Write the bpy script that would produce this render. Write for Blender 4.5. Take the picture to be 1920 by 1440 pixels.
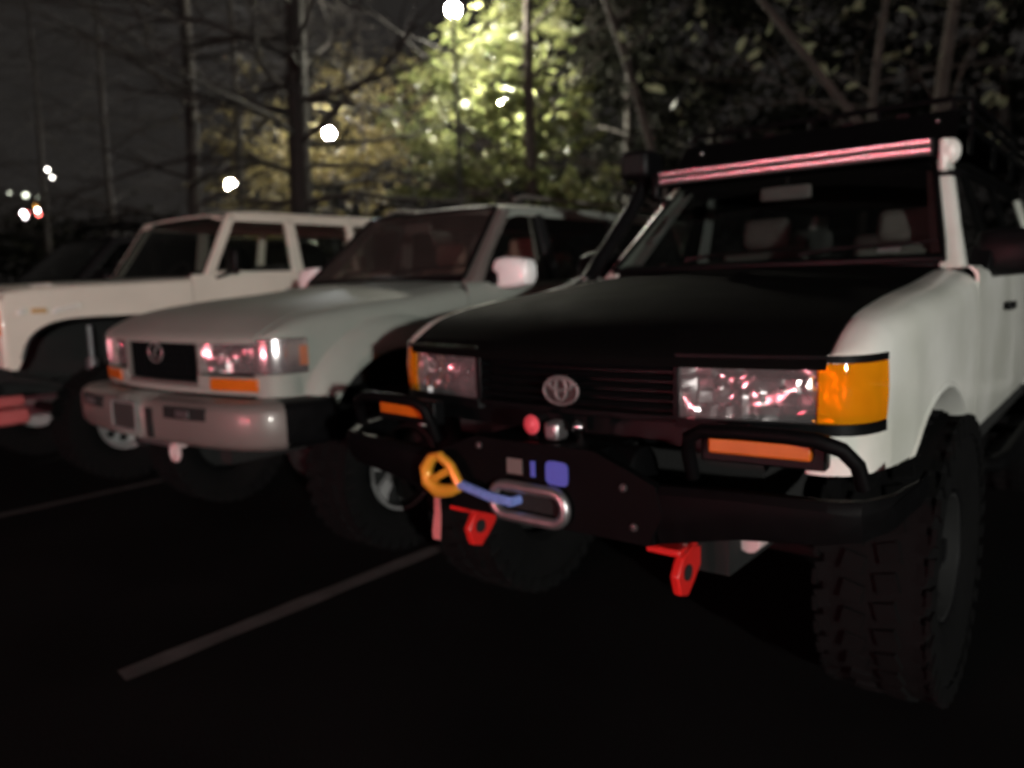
import bpy, bmesh, math, random
from mathutils import Vector, Matrix, noise
for o in list(bpy.data.objects): bpy.data.objects.remove(o)
SC = bpy.context.scene
COL = SC.collection
rnd = random.Random(7)
PI = math.pi

# ------------------------------------------------------------------ camera
YAW, PITCH, ROLL, CAM_H, FPX = 0.6782, 0.1283, -0.0303, 1.331, 1460.0
fw = Vector((-math.sin(YAW)*math.cos(PITCH), math.cos(YAW)*math.cos(PITCH), -math.sin(PITCH)))
r0 = Vector((math.cos(YAW), math.sin(YAW), 0)); u0 = r0.cross(fw)
rt = math.cos(ROLL)*r0 + math.sin(ROLL)*u0
up = -math.sin(ROLL)*r0 + math.cos(ROLL)*u0
cam_d = bpy.data.cameras.new('camera'); cam = bpy.data.objects.new('camera', cam_d); COL.objects.link(cam)
M = Matrix((rt, up, -fw)).transposed().to_4x4(); M.translation = Vector((0, 0, CAM_H))
cam.matrix_world = M
cam_d.sensor_width = 36; cam_d.lens = FPX/1920*36
cam_d.clip_start = 0.05; cam_d.clip_end = 1500
cam_d.dof.use_dof = True; cam_d.dof.focus_distance = 1.05; cam_d.dof.aperture_fstop = 2.6
SC.camera = cam
def ray_dir(px, py): return fw + rt*((px-960)/FPX) - up*((py-720)/FPX)
def spot(px, py, d): return Vector((0, 0, CAM_H)) + ray_dir(px, py)*d

# ------------------------------------------------------------------ night sky and exposure
EXPO = 5.0; K = 1/2**EXPO
W = bpy.data.worlds.new('World'); SC.world = W; W.use_nodes = True
bg = W.node_tree.nodes['Background']; bg.inputs[0].default_value = (1.0, 0.91, 0.84, 1); bg.inputs[1].default_value = 0.019*K
SC.view_settings.view_transform = 'Standard'; SC.view_settings.look = 'None'
SC.view_settings.gamma = 1; SC.view_settings.exposure = EXPO; SC.view_settings.use_curve_mapping = False
SC.render.engine = 'CYCLES'
SC.cycles.use_denoising = True; SC.cycles.max_bounces = 8; SC.cycles.transparent_max_bounces = 16
SC.cycles.sample_clamp_indirect = 0.6; SC.cycles.caustics_reflective = False; SC.cycles.caustics_refractive = False

# ------------------------------------------------------------------ materials
MATS = {}
def mat(name, col, rough=.5, metal=0., var=.15, scale=6., bump=0., coat=0., spec=.5, bscale=None, col2=None, trans=0., emit=None, es=0.):
    if name in MATS: return MATS[name]
    m = bpy.data.materials.new(name); m.use_nodes = True; nt = m.node_tree; N = nt.nodes; L = nt.links
    b = N['Principled BSDF']
    b.inputs['Roughness'].default_value = rough; b.inputs['Metallic'].default_value = metal
    b.inputs['Coat Weight'].default_value = coat; b.inputs['Coat Roughness'].default_value = .08
    b.inputs['Specular IOR Level'].default_value = spec
    b.inputs['Transmission Weight'].default_value = trans
    tc = N.new('ShaderNodeTexCoord'); nz = N.new('ShaderNodeTexNoise'); nz.inputs['Scale'].default_value = scale
    nz.inputs['Detail'].default_value = 5
    L.new(tc.outputs['Object'], nz.inputs['Vector'])
    rp = N.new('ShaderNodeValToRGB'); rp.color_ramp.elements[0].position = .3; rp.color_ramp.elements[1].position = .7
    c2 = col2 if col2 else tuple(c*(1-var) for c in col)
    rp.color_ramp.elements[0].color = (*c2, 1); rp.color_ramp.elements[1].color = (*col, 1)
    L.new(nz.outputs['Fac'], rp.inputs['Fac']); L.new(rp.outputs['Color'], b.inputs['Base Color'])
    mr = N.new('ShaderNodeMapRange'); mr.inputs['To Min'].default_value = max(0.02, rough*.85); mr.inputs['To Max'].default_value = min(1, rough*1.2)
    L.new(nz.outputs['Fac'], mr.inputs['Value']); L.new(mr.outputs['Result'], b.inputs['Roughness'])
    if bump:
        n2 = N.new('ShaderNodeTexNoise'); n2.inputs['Scale'].default_value = bscale or scale*8; n2.inputs['Detail'].default_value = 6
        L.new(tc.outputs['Object'], n2.inputs['Vector'])
        bp = N.new('ShaderNodeBump'); bp.inputs['Strength'].default_value = bump; bp.inputs['Distance'].default_value = .02
        L.new(n2.outputs['Fac'], bp.inputs['Height']); L.new(bp.outputs['Normal'], b.inputs['Normal'])
    if emit:
        b.inputs['Emission Color'].default_value = (*emit, 1); b.inputs['Emission Strength'].default_value = es
    MATS[name] = m; return m
def glass(name, tint=(.6, .6, .6), diffuse=0., rough=.02, refl=.06, dcol=(.5, .45, .42)):
    if name in MATS: return MATS[name]
    m = bpy.data.materials.new(name); m.use_nodes = True; nt = m.node_tree; N = nt.nodes; L = nt.links
    N.remove(N['Principled BSDF']); out = N['Material Output']
    tr = N.new('ShaderNodeBsdfTransparent'); tr.inputs[0].default_value = (*tint, 1)
    gl = N.new('ShaderNodeBsdfGlossy'); gl.inputs['Roughness'].default_value = rough
    lw = N.new('ShaderNodeLayerWeight'); lw.inputs['Blend'].default_value = .5
    pw = N.new('ShaderNodeMath'); pw.operation = 'POWER'; pw.inputs[1].default_value = 5; L.new(lw.outputs['Facing'], pw.inputs[0])
    fr = N.new('ShaderNodeMapRange'); fr.inputs['To Min'].default_value = .035; fr.inputs['To Max'].default_value = .9; L.new(pw.outputs[0], fr.inputs['Value'])
    mx = N.new('ShaderNodeMixShader'); L.new(fr.outputs[0], mx.inputs[0]); L.new(tr.outputs[0], mx.inputs[1]); L.new(gl.outputs[0], mx.inputs[2])
    last = mx
    if diffuse:
        df = N.new('ShaderNodeBsdfDiffuse'); df.inputs[0].default_value = (*dcol, 1)
        tc = N.new('ShaderNodeTexCoord'); nz = N.new('ShaderNodeTexNoise'); nz.inputs['Scale'].default_value = 5; L.new(tc.outputs['Object'], nz.inputs['Vector'])
        mr = N.new('ShaderNodeMapRange'); mr.inputs['To Min'].default_value = diffuse*.6; mr.inputs['To Max'].default_value = diffuse*1.4; L.new(nz.outputs['Fac'], mr.inputs['Value'])
        m2 = N.new('ShaderNodeMixShader'); L.new(mr.outputs[0], m2.inputs[0]); L.new(mx.outputs[0], m2.inputs[1]); L.new(df.outputs[0], m2.inputs[2]); last = m2
    L.new(last.outputs[0], out.inputs[0]); MATS[name] = m; return m
def leafmat(name, c1, c2, tr=.35, rough=.35, spec=.4):
    if name in MATS: return MATS[name]
    m = bpy.data.materials.new(name); m.use_nodes = True; nt = m.node_tree; N = nt.nodes; L = nt.links
    b = N['Principled BSDF']; out = N['Material Output']; b.inputs['Roughness'].default_value = rough; b.inputs['Specular IOR Level'].default_value = spec
    tc = N.new('ShaderNodeTexCoord'); nz = N.new('ShaderNodeTexNoise'); nz.inputs['Scale'].default_value = 1.6; nz.inputs['Detail'].default_value = 3
    L.new(tc.outputs['Object'], nz.inputs['Vector'])
    rp = N.new('ShaderNodeValToRGB'); rp.color_ramp.elements[0].position = .35; rp.color_ramp.elements[1].position = .65
    rp.color_ramp.elements[0].color = (*c1, 1); rp.color_ramp.elements[1].color = (*c2, 1)
    L.new(nz.outputs['Fac'], rp.inputs['Fac']); L.new(rp.outputs[0], b.inputs['Base Color'])
    t = N.new('ShaderNodeBsdfTranslucent'); L.new(rp.outputs[0], t.inputs[0])
    mx = N.new('ShaderNodeMixShader'); mx.inputs[0].default_value = tr
    L.new(b.outputs[0], mx.inputs[1]); L.new(t.outputs[0], mx.inputs[2]); L.new(mx.outputs[0], out.inputs[0])
    MATS[name] = m; return m

white_p = mat('white_paint', (.78, .77, .73), .34, var=.16, scale=2.6, coat=.45, col2=(.55, .55, .49))
cream_p = mat('cream_paint', (.66, .62, .54), .4, var=.12, scale=2.5, coat=.4)
silver_p = mat('silver_green_paint', (.27, .29, .262), .6, metal=.15, var=.14, scale=2, coat=.0, spec=.08)
pewter_p = mat('pewter_cladding', (.155, .135, .125), .42, metal=.2, var=.12, scale=2, coat=.3)
black_p = mat('black_paint', (.012, .012, .013), .3, var=.3, coat=.3)
matte_b = mat('matte_black', (.0035, .0035, .0035), .72, var=.25, scale=9, spec=.015)
trim_b = mat('black_trim', (.0035, .0035, .004), .42, var=.3, scale=20, bump=.06, spec=.14)
powder = mat('black_powdercoat', (.0022, .0022, .0025), .55, var=.3, scale=30, bump=.08, spec=.07)
rubber = mat('tyre_rubber', (.0040, .0039, .0041), .85, var=.35, scale=14, bump=.2, spec=.1)
chrome = mat('chrome', (.78, .77, .77), .14, metal=1., var=.06)
alum = mat('brushed_aluminium', (.45, .43, .44), .36, metal=.9, var=.2, scale=20)
alloy = mat('alloy_rim', (.42, .41, .41), .38, metal=.4, var=.2, scale=8)
red_p = mat('red_paint', (.62, .018, .015), .35, var=.2, coat=.4)
gold = mat('gold_hook_paint', (.72, .33, .03), .35, metal=.2, var=.2, coat=.3)
blue_r = mat('blue_rope', (.16, .24, .62), .7, var=.35, scale=60, bump=.3)
blue_l = mat('blue_label', (.09, .12, .55), .4, var=.1)
pink_s = mat('red_webbing', (.55, .16, .16), .8, var=.2, scale=40, bump=.2)
amber = mat('amber_lens', (.92, .30, .008), .16, var=.28, scale=16, coat=.6, bump=.12, bscale=40)
amber_d = mat('deep_amber_lens', (.52, .12, .008), .3, var=.18, scale=14)
amber_g = glass('amber_lens_glass', (.95, .50, .03), diffuse=.36, dcol=(.95, .42, .008))
refl = mat('headlamp_reflector', (.88, .85, .86), .19, metal=1., var=.06)
bar_refl = mat('bar_reflector', (.9, .88, .88), .24, metal=1., var=.03)
lensg = glass('headlamp_glass', (.95, .94, .94), diffuse=.05, dcol=(.8, .72, .74))  # pinkish diffuse share paints in the lens's pink-white reflections
screen = glass('clear_windscreen', (.64, .66, .65))
screen_d = glass('dusty_windscreen', (.66, .66, .65), diffuse=.03, dcol=(.55, .44, .40))
tinted = glass('tinted_glass', (.5, .52, .52))
sideg = glass('side_glass', (.88, .9, .88))
inter_b = mat('dark_interior', (.03, .028, .027), .8, var=.3, scale=12)
inter_g = mat('grey_interior_trim', (.38, .37, .36), .7, var=.12, scale=12)
inter_t = mat('tan_leather', (.30, .17, .14), .55, var=.2, scale=9)
under = mat('underbody', (.003, .003, .003), .9, var=.4)
bulb_red = mat('red_lens', (.4, .01, .012), .2, var=.1, coat=.5)
paper = mat('white_paper', (.8, .78, .82), .6, var=.04)
lit_red = mat('lit_red_tail_lamp', (.5, .02, .03), .3, emit=(1., .075, .13), es=27.)
lit_white = mat('lit_reversing_lamp', (.8, .8, .8), .3, emit=(1., .86, .88), es=31.)
globe_m = mat('lit_globe', (.9, .9, .85), .3, emit=(1., .95, .78), es=68.)
globe_y = mat('lit_yellow_globe', (.9, .9, .85), .3, emit=(1., .93, .72), es=38.)
globe_w = mat('lit_white_globe', (.9, .9, .9), .3, emit=(.95, .98, 1.), es=54.)
pole_m = mat('lamp_pole_paint', (.03, .03, .03), .5, var=.2)
bark = mat('dark_bark', (.022, .017, .015), .9, var=.5, scale=5, bump=.6, bscale=14)
bark_p = mat('pale_bark', (.052, .039, .033), .9, var=.45, scale=4, bump=.5, bscale=12)
mag = leafmat('broad_evergreen_leaves', (.075, .092, .032), (.165, .17, .075), .45)
oak = leafmat('yellowing_leaves', (.11, .085, .030), (.16, .125, .045), .42, .6)
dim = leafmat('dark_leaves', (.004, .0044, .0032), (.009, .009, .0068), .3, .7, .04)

# ------------------------------------------------------------------ mesh helpers
class MB:
    def __init__(s): s.v = []; s.f = []
    def add(s, vs, fs):
        n = len(s.v); s.v += [tuple(p) for p in vs]; s.f += [tuple(i+n for i in f) for f in fs]; return s
    def box(s, c, d, rot=None):
        x, y, z = d[0]/2, d[1]/2, d[2]/2
        vs = [Vector((i*x, j*y, k*z)) for i in (-1, 1) for j in (-1, 1) for k in (-1, 1)]
        if rot is not None: vs = [rot @ p for p in vs]
        return s.add([p+Vector(c) for p in vs], [(0, 1, 3, 2), (4, 6, 7, 5), (0, 4, 5, 1), (2, 3, 7, 6), (0, 2, 6, 4), (1, 5, 7, 3)])
    def grid(s, P, closed=False):
        n, m = len(P), len(P[0]); vs = [p for r in P for p in r]; fs = []
        for i in range(n-1 if not closed else n):
            for j in range(m-1):
                a = (i*m+j); b = ((i+1) % n)*m+j; fs.append((a, a+1, b+1, b))
        return s.add(vs, fs)
    def slab(s, P, off):                       # a grid with thickness: off is a vector or a function of the point
        n, m = len(P), len(P[0]); fo = off if callable(off) else (lambda p: Vector(off))
        A = [Vector(p) for r in P for p in r]; B = [p+fo(p) for p in A]; k = n*m; fs = []
        for i in range(n-1):
            for j in range(m-1):
                a = i*m+j; q = (a, a+1, a+m+1, a+m); fs += [q, tuple(x+k for x in reversed(q))]
        rim = [j for j in range(m)] + [i*m+m-1 for i in range(1, n)] + [(n-1)*m+j for j in range(m-2, -1, -1)] + [i*m for i in range(n-2, 0, -1)]
        for a, b in zip(rim, rim[1:]+rim[:1]): fs.append((a, a+k, b+k, b))
        return s.add(A+B, fs)
    def tube(s, pts, r, n=10, caps=True):
        pts = [Vector(p) for p in pts]; rr = r if isinstance(r, (list, tuple)) else [r]*len(pts); rings = []; prev = None
        for i, p in enumerate(pts):
            t = (pts[min(i+1, len(pts)-1)]-pts[max(i-1, 0)]).normalized()
            a = prev if prev is not None else (Vector((0, 0, 1)) if abs(t.z) < .9 else Vector((1, 0, 0)))
            a = (a - t*a.dot(t)).normalized(); b = t.cross(a); prev = a
            rings.append([p+(a*math.cos(2*PI*k/n)+b*math.sin(2*PI*k/n))*rr[i] for k in range(n)])
        vs = [q for ring in rings for q in ring]; fs = []
        for i in range(len(pts)-1):
            for k in range(n): fs.append((i*n+k, i*n+(k+1) % n, (i+1)*n+(k+1) % n, (i+1)*n+k))
        if caps: fs += [tuple(range(n-1, -1, -1)), tuple((len(pts)-1)*n+k for k in range(n))]
        return s.add(vs, fs)
    def loop(s, pts, r, n=8):                  # closed tube
        pts = [Vector(p) for p in pts]; k = len(pts); rings = []
        c = sum(pts, Vector())/k; nm = (pts[0]-c).cross(pts[k//4]-c).normalized()
        for i, p in enumerate(pts):
            t = (pts[(i+1) % k]-pts[i-1]).normalized(); a = nm; b = t.cross(a).normalized()
            rings.append([p+(a*math.cos(2*PI*j/n)+b*math.sin(2*PI*j/n))*r for j in range(n)])
        vs = [q for g in rings for q in g]; fs = []
        for i in range(k):
            for j in range(n): fs.append((i*n+j, i*n+(j+1) % n, ((i+1) % k)*n+(j+1) % n, ((i+1) % k)*n+j))
        return s.add(vs, fs)
    def lathe(s, prof, c, axis=0, n=32, sgn=1):   # prof: (offset along the axis, radius)
        vs = []; c = Vector(c)
        for a, r in prof:
            for k in range(n):
                t = 2*PI*k/n; p = [0, 0, 0]; p[axis] = a*sgn; p[(axis+1) % 3] = r*math.cos(t); p[(axis+2) % 3] = r*math.sin(t)
                vs.append(c+Vector(p))
        fs = [(i*n+k, i*n+(k+1) % n, (i+1)*n+(k+1) % n, (i+1)*n+k) for i in range(len(prof)-1) for k in range(n)]
        return s.add(vs, fs)
    def prism(s, poly, fn, d):                  # poly in 2D, fn maps it to 3D, d is the thickness vector
        A = [Vector(fn(*p)) for p in poly]; d = Vector(d); n = len(A)
        return s.add(A+[p+d for p in A], [tuple(range(n)), tuple(range(2*n-1, n-1, -1))]+[(i, (i+1) % n, n+(i+1) % n, n+i) for i in range(n)])
    def ball(s, c, r, nu=14, nv=9, sc=(1, 1, 1)):
        P = []
        for i in range(nv+1):
            t = PI*i/nv; P.append([Vector(c)+Vector((r*sc[0]*math.sin(t)*math.cos(2*PI*k/nu), r*sc[1]*math.sin(t)*math.sin(2*PI*k/nu), r*sc[2]*math.cos(t))) for k in range(nu+1)])
        return s.grid(P)
    def mirror(s): s.v = [(-x, y, z) for x, y, z in s.v]; s.f = [tuple(reversed(f)) for f in s.f]; return s

def obj(name, mb, m, parent=None, bevel=0., smooth=40, sub=0, loc=None, weld=True):
    me = bpy.data.meshes.new(name); me.from_pydata(mb.v, [], mb.f)
    bm = bmesh.new(); bm.from_mesh(me)
    if weld:
        bmesh.ops.remove_doubles(bm, verts=bm.verts, dist=.0002); bmesh.ops.recalc_face_normals(bm, faces=bm.faces)
    bm.to_mesh(me); bm.free()
    me.materials.append(m)
    if smooth:
        me.shade_smooth(); me.set_sharp_from_angle(angle=math.radians(smooth))
    o = bpy.data.objects.new(name, me); COL.objects.link(o)
    if parent: o.parent = parent
    if loc: o.location = loc
    if bevel:
        b = o.modifiers.new('edge', 'BEVEL'); b.width = bevel; b.segments = 2; b.limit_method = 'ANGLE'
    if sub:
        b = o.modifiers.new('smooth', 'SUBSURF'); b.levels = sub; b.render_levels = sub
    return o
def thing(name, label, cat, loc=(0, 0, 0), rz=0., group=None):
    o = bpy.data.objects.new(name, None); COL.objects.link(o); o.location = loc; o.rotation_euler = (0, 0, rz)
    o['label'] = label; o['category'] = cat
    if group: o['group'] = group
    return o
def tag(o, label=None, cat=None, group=None, kind=None):
    if label: o['label'] = label
    if cat: o['category'] = cat
    if group: o['group'] = group
    if kind: o['kind'] = kind
    return o
def lerp(a, b, t): return a+(b-a)*t
def interp(tab, x):
    if x <= tab[0][0]: return tab[0][1]
    for (x0, y0), (x1, y1) in zip(tab, tab[1:]):
        if x <= x1: return lerp(y0, y1, (x-x0)/(x1-x0))
    return tab[-1][1]
def smoothtab(tab, x, h=.06): return (interp(tab, x-h)+interp(tab, x)*2+interp(tab, x+h))/4
def frange(a, b, n): return [a+(b-a)*i/n for i in range(n+1)]

# ------------------------------------------------------------------ ground
def structure(name, mb, m, **k): o = obj(name, mb, m, **k); o['kind'] = 'structure'; return o
asph = mat('asphalt', (.010, .0097, .010), .88, var=.45, scale=1.3, bump=.5, bscale=140, spec=.05)
soil = mat('leaf_litter', (.05, .042, .03), .95, var=.5, scale=2., bump=.6, bscale=30)
structure('ground', MB().grid([[(x, y, -.03) for x in (-400, -60, 60, 400)] for y in (-400, -60, 60, 400)]), soil, smooth=0)
structure('car_park', MB().grid([[(x, y, 0.) for x in frange(-40, 40, 8)] for y in frange(-30, 9.2, 8)]), asph, smooth=0)
structure('kerb', MB().box((0, 9.32, .05), (80, .16, .24)), mat('concrete', (.26, .25, .24), .9, var=.2, scale=8, bump=.2), bevel=.02)
linem = mat('worn_line_paint', (.085, .08, .078), .8, var=.45, scale=7, bump=.3, bscale=90)
line_spots = (-2.72, -5.42, -8.12, -.02, -10.82)
for i, lx in enumerate(line_spots):
    P = []
    for k in range(25):
        y = 1.13+k*.2; w = .05+.004*math.sin(k*2.1+i)
        P.append([(lx-w, y+(.015 if k == 0 else 0), .004), (lx+w, y, .004)])
    structure('parking_line', MB().grid(P), linem if i == 0 else mat('faded_line_paint', (.035, .033, .032), .85, var=.5, scale=7), smooth=0)

# ------------------------------------------------------------------ wheels
def wheel(car, x, y, R, width, rim_r, sx, rimmat, style='spoke'):
    z = R; xo = x*sx
    hub = MB(); w = width/2
    hub.lathe([(-w*.5, .0), (-w*.5, rim_r*.6), (-w*.4, rim_r*.92), (w*.55, rim_r*.95), (w*.72, rim_r), (w*.80, rim_r*.99), (w*.78, rim_r*.93), (w*.3, rim_r*.86), (w*.1, rim_r*.3), (w*.35, .07), (w*.5, .06), (w*.52, 0)], (xo, y, z), 0, 40, sx)
    ho = obj('wheel', hub, under if style == 'spoke' else rimmat, car)
    sp = MB(); n = 6 if style == 'spoke' else 5
    if style == 'spoke':
        for k in range(n):
            t = 2*PI*k/n+.3; R3 = Matrix.Rotation(t, 3, 'X')
            pts = [(w*.42*sx, .05), (w*.52*sx, rim_r*.35), (w*.46*sx, rim_r*.7), (w*.60*sx, rim_r*.96)]
            P = []
            for (a, r), ww in zip(pts, (.045, .05, .062, .09)):
                P.append([Vector((xo, y, z))+R3 @ Vector((a, s_*ww*.5, r)) for s_ in (-1, 1)])
            sp.slab(P, (-.03*sx, 0, 0))
        sp.lathe([(w*.40, rim_r*.90), (w*.66, rim_r*.92), (w*.80, rim_r*.97), (w*.82, rim_r*1.02), (w*.7, rim_r*1.03)], (xo, y, z), 0, 40, sx)
        obj('spokes', sp, rimmat, ho)
        obj('hub_cap', MB().lathe([(w*.35, .075), (w*.58, .068), (w*.64, .05), (w*.65, 0)], (xo, y, z), 0, 24, sx), rimmat, ho)
    else:
        for k in range(8):
            t = 2*PI*k/8; sp.lathe([(w*.31, .001), (w*.31, .028), (w*.25, .03)], (xo, y+rim_r*.62*math.cos(t), z+rim_r*.62*math.sin(t)), 0, 12, sx)
        obj('vent_hole', sp, under, ho)
        obj('hub_cap', MB().lathe([(w*.3, .06), (w*.85, .055), (w*.9, .045), (w*.9, 0)], (xo, y, z), 0, 20, sx), chrome, ho)
    ty = MB()
    pr = [(-.62, rim_r*.98), (-.86, rim_r*1.12), (-1.0, lerp(rim_r, R, .55)), (-.96, R*.93), (-.84, R*.972), (-.4, R*.978), (.4, R*.978), (.84, R*.972), (.96, R*.93), (1.0, lerp(rim_r, R, .55)), (.86, rim_r*1.12), (.70, rim_r*1.0), (.55, rim_r*.96)]
    ty.lathe([(a*w, r) for a, r in pr], (xo, y, z), 0, 64, sx)
    nb = 34
    for k in range(nb):
        for row, (a, ww) in enumerate(((-.80, .34), (-.30, .36), (.30, .36), (.80, .34))):
            t = 2*PI*(k+.5*(row % 2))/nb; R3 = Matrix.Rotation(t, 3, 'X') @ Matrix.Rotation(.25*(-1)**row, 3, 'Z')
            tilt = Matrix.Rotation(-a*.16*sx*(1 if sx > 0 else 1), 3, 'Y')
            dr = R-.012-(.012 if abs(a) > .5 else 0)
            c = Vector((xo+a*w*sx, y, z))+Matrix.Rotation(t, 3, 'X') @ Vector((0, 0, dr))
            ty.box(c, (ww*w*1.05, 2*PI*R/nb*.66, .026), R3 @ tilt)
    for k in range(nb):                                             # side lugs
        t = 2*PI*(k+.25)/nb; R3 = Matrix.Rotation(t, 3, 'X')
        for s_ in (-1, 1): ty.box(Vector((xo+s_*w*.985, y, z))+R3 @ Vector((0, 0, R*.925)), (.014, .045, .06), R3)
    obj('tyre', ty, rubber, ho, weld=False)
    return ho

# ------------------------------------------------------------------ the off-road wagon body shared by three of the cars
ZT = [(-.70, 1.118), (-.66, 1.142), (-.6, 1.175), (-.53, 1.207), (-.4, 1.233), (-.17, 1.262), (.2, 1.293), (.57, 1.333), (.8, 1.347), (1.2, 1.347)]
zt = lambda y: smoothtab(ZT, y, .03)
PLAN = [(.700, -.690), (.738, -.680), (.772, -.660), (.798, -.625), (.814, -.580), (.824, -.53), (.830, -.49), (.850, -.30), (.862, 0.), (.868, .6), (.870, 1.6), (.870, 2.6), (.862, 3.3), (.835, 3.8), (.80, 3.93)]
def plan_x(y):
    return interp([(b, a) for a, b in PLAN[4:]], y)
yfront = lambda x: -.78+.09*(x/.70)**2
def side_x(y, z):
    x = plan_x(y); t = max(0, (z-.98)/.4)
    x -= .012*t*t
    if z < .86: x -= .05*((.86-z)/.2)**2*.8
    return x
def gx(z): return lerp(.800, .648, (z-1.31)/(1.80-1.31))     # greenhouse half-width
LAMP_Z0, LAMP_Z1 = .962, 1.112
WLO = .826

def wagon(name, label, X, Y, o):
    """o: options"""
    paint, hoodm, roofm = o['paint'], o.get('hood', o['paint']), o.get('roof', o['paint'])
    glz = o.get('screen', screen); lex = o.get('lex', False); inter = o.get('inter', inter_b)
    zsh = o.get('sill', .70); AR = o.get('arch', .50); AZ = o.get('arch_z', .49)
    car = thing(name, label, 'car', (X, Y, 0), 0, 'off-road wagons parked in the car park')
    lower = o.get('lower', paint)
    def zb(y):
        b = zsh
        for yc in (.03, 2.86):
            d = abs(y-yc)
            if d < AR: b = max(b, AZ+math.sqrt(max(0, AR*AR-d*d)))
        if y < -.2 and b < WLO: b = WLO
        return b
    # ---- side panels
    def side_patch(y0, y1, ny, top=None, nz=12, sx=1):
        ys = frange(y0, y1, ny)
        for yc in (.03, 2.86):                                     # crisp arch ends
            for e in (yc-AR, yc+AR):
                for q in (e-.002, e+.002):
                    if y0 < q < y1: ys.append(q)
        ys = sorted(ys); P = []
        for y in ys:
            col = []; zlo = zb(y)
            if top is None:                                        # fender: rolls over to the bonnet seam
                zs = zt(y)-.10
                for k in range(nz+1):
                    z = lerp(zlo, zs, k/nz); col.append(Vector((side_x(y, z)*sx, y, z)))
                xq = side_x(y, zs)
                for k in range(1, 9):
                    t = k/8; x = (1-t)**2*xq+2*t*(1-t)*xq+t*t*.728; z = (1-t)**2*zs+2*t*(1-t)*(zt(y)+.004)+t*t*zt(y)
                    col.append(Vector((x*sx, y, z)))
            else:
                for k in range(nz+1):
                    z = lerp(zlo, top-.03, k/nz); col.append(Vector((side_x(y, z)*sx, y, z)))
                xq = side_x(y, top-.03)
                for t in (.5, 1.): col.append(Vector(((xq-.022*t*t-.005)*sx, y, top-.03+.03*t)))
            P.append(col)
        return P
    for sx in (-1, 1):
        inw = lambda p, s=sx: Vector((-.012*s, 0, 0))
        mb = MB().slab(side_patch(-.49, .585, 44, sx=sx), inw)
        # front corner, around the lamp
        cor = [Vector((x*sx, y, 0)) for x, y in PLAN[:7]]
        rows_lo = [WLO, .86, .91, LAMP_Z0-.006]
        P = [[Vector((p.x*(1-.02*((.96-z)/.1)*(1-k/6)), p.y+.01*((.96-z)/.1)*(1-k/6), z)) for z in rows_lo] for k, p in enumerate(cor)]
        mb.slab(P, lambda p, s=sx: Vector((-.012*s, .006, 0)))
        P = []
        for p in cor:
            yy = max(p.y, -.675); e = Vector((.728*sx, yy+.0, zt(yy))); c = Vector((p.x, p.y, zt(yy)+.004)); a = Vector((p.x, p.y, LAMP_Z1+.006))
            P.append([a*(1-t)**2+c*2*t*(1-t)+e*t*t for t in frange(0, 1, 8)])
        mb.slab(P, lambda p, s=sx: Vector((-.010*s, .006, -.004)))
        obj('front_wing', mb, paint, car)
        if o.get('split_lower'):
            pass
        d1 = obj('front_door', MB().slab(side_patch(.593, 1.555, 12, 1.345, sx=sx), inw), paint, car)
        hz = 1.175
        hd = MB(); hx = side_x(1.28, hz)
        hd.box((sx*(hx+.022), 1.28, hz), (.022, .17, .035)); hd.box((sx*(hx+.009), 1.22, hz), (.018, .03, .03)); hd.box((sx*(hx+.009), 1.345, hz), (.018, .03, .03))
        obj('handle', hd, trim_b, d1, bevel=.006)
        d2 = obj('rear_door', MB().slab(side_patch(1.563, 2.42, 22, 1.345, sx=sx), inw), paint, car)
        hd = MB(); hd.box((sx*(hx+.022), 2.1, hz), (.022, .17, .035)); hd.box((sx*(hx+.009), 2.04, hz), (.018, .03, .03)); hd.box((sx*(hx+.009), 2.165, hz), (.018, .03, .03))
        obj('handle', hd, trim_b, d2, bevel=.006)
        obj('rear_wing', MB().slab(side_patch(2.428, 3.93, 48, 1.345, sx=sx), inw), paint, car)
        # waist rub strip
        mb = MB(); P = [[Vector((sx*(side_x(y, .98)+.012), y, .955)), Vector((sx*(side_x(y, .98)+.012), y, .99))] for y in frange(.60, 2.38, 14)]
        mb.slab(P, (-.014*sx, 0, 0)); 
        if o.get('strip', trim_b): obj('rub_strip', mb, o.get('strip', trim_b), car)
        # wheel arch lip or flare
        for yc in (.03, 2.86):
            prof = o.get('flare'); P = []
            angs = frange(math.radians(-38), math.radians(180), 36) if not prof else frange(math.radians(-20), math.radians(186), 40)
            for a in angs:
                ca, sa = -math.cos(PI-a), math.sin(a)
                rows = []
                if prof:
                    for dr, dx in ((.155, .001), (.135, .022), (.09, .040), (.04, .056), (0., .060), (-.012, .052), (-.012, .0)):
                        rr = AR+dr; y = yc-math.cos(PI-a)*rr; z = AZ+rr*sa
                        zz = max(z, .70); yq = y
                        rows.append(Vector((sx*(side_x(max(-.56, yq), min(zz, 1.2))+dx-(.03 if yq < -.5 else 0)), yq, zz)))
                else:
                    for dr, dx in ((.012, .001), (.006, .006), (-.006, .006), (-.010, -.02), (-.010, -.09)):
                        rr = AR+dr; y = yc-math.cos(PI-a)*rr; z = AZ+rr*sa
                        if y < yc and z < WLO and yc < 1: z = WLO
                        z = max(z, zsh); rows.append(Vector((sx*(side_x(y, z)+dx), y, z)))
                P.append(rows)
            obj('arch_flare' if prof else 'arch_lip', MB().grid(P), o.get('flarem', paint), car)
        # sill and step
        obj('sill', MB().box((sx*.80, 1.46, zsh+.0), (.10, 1.80, .10)), paint if not o.get('slider') else under, car, bevel=.02)
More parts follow.
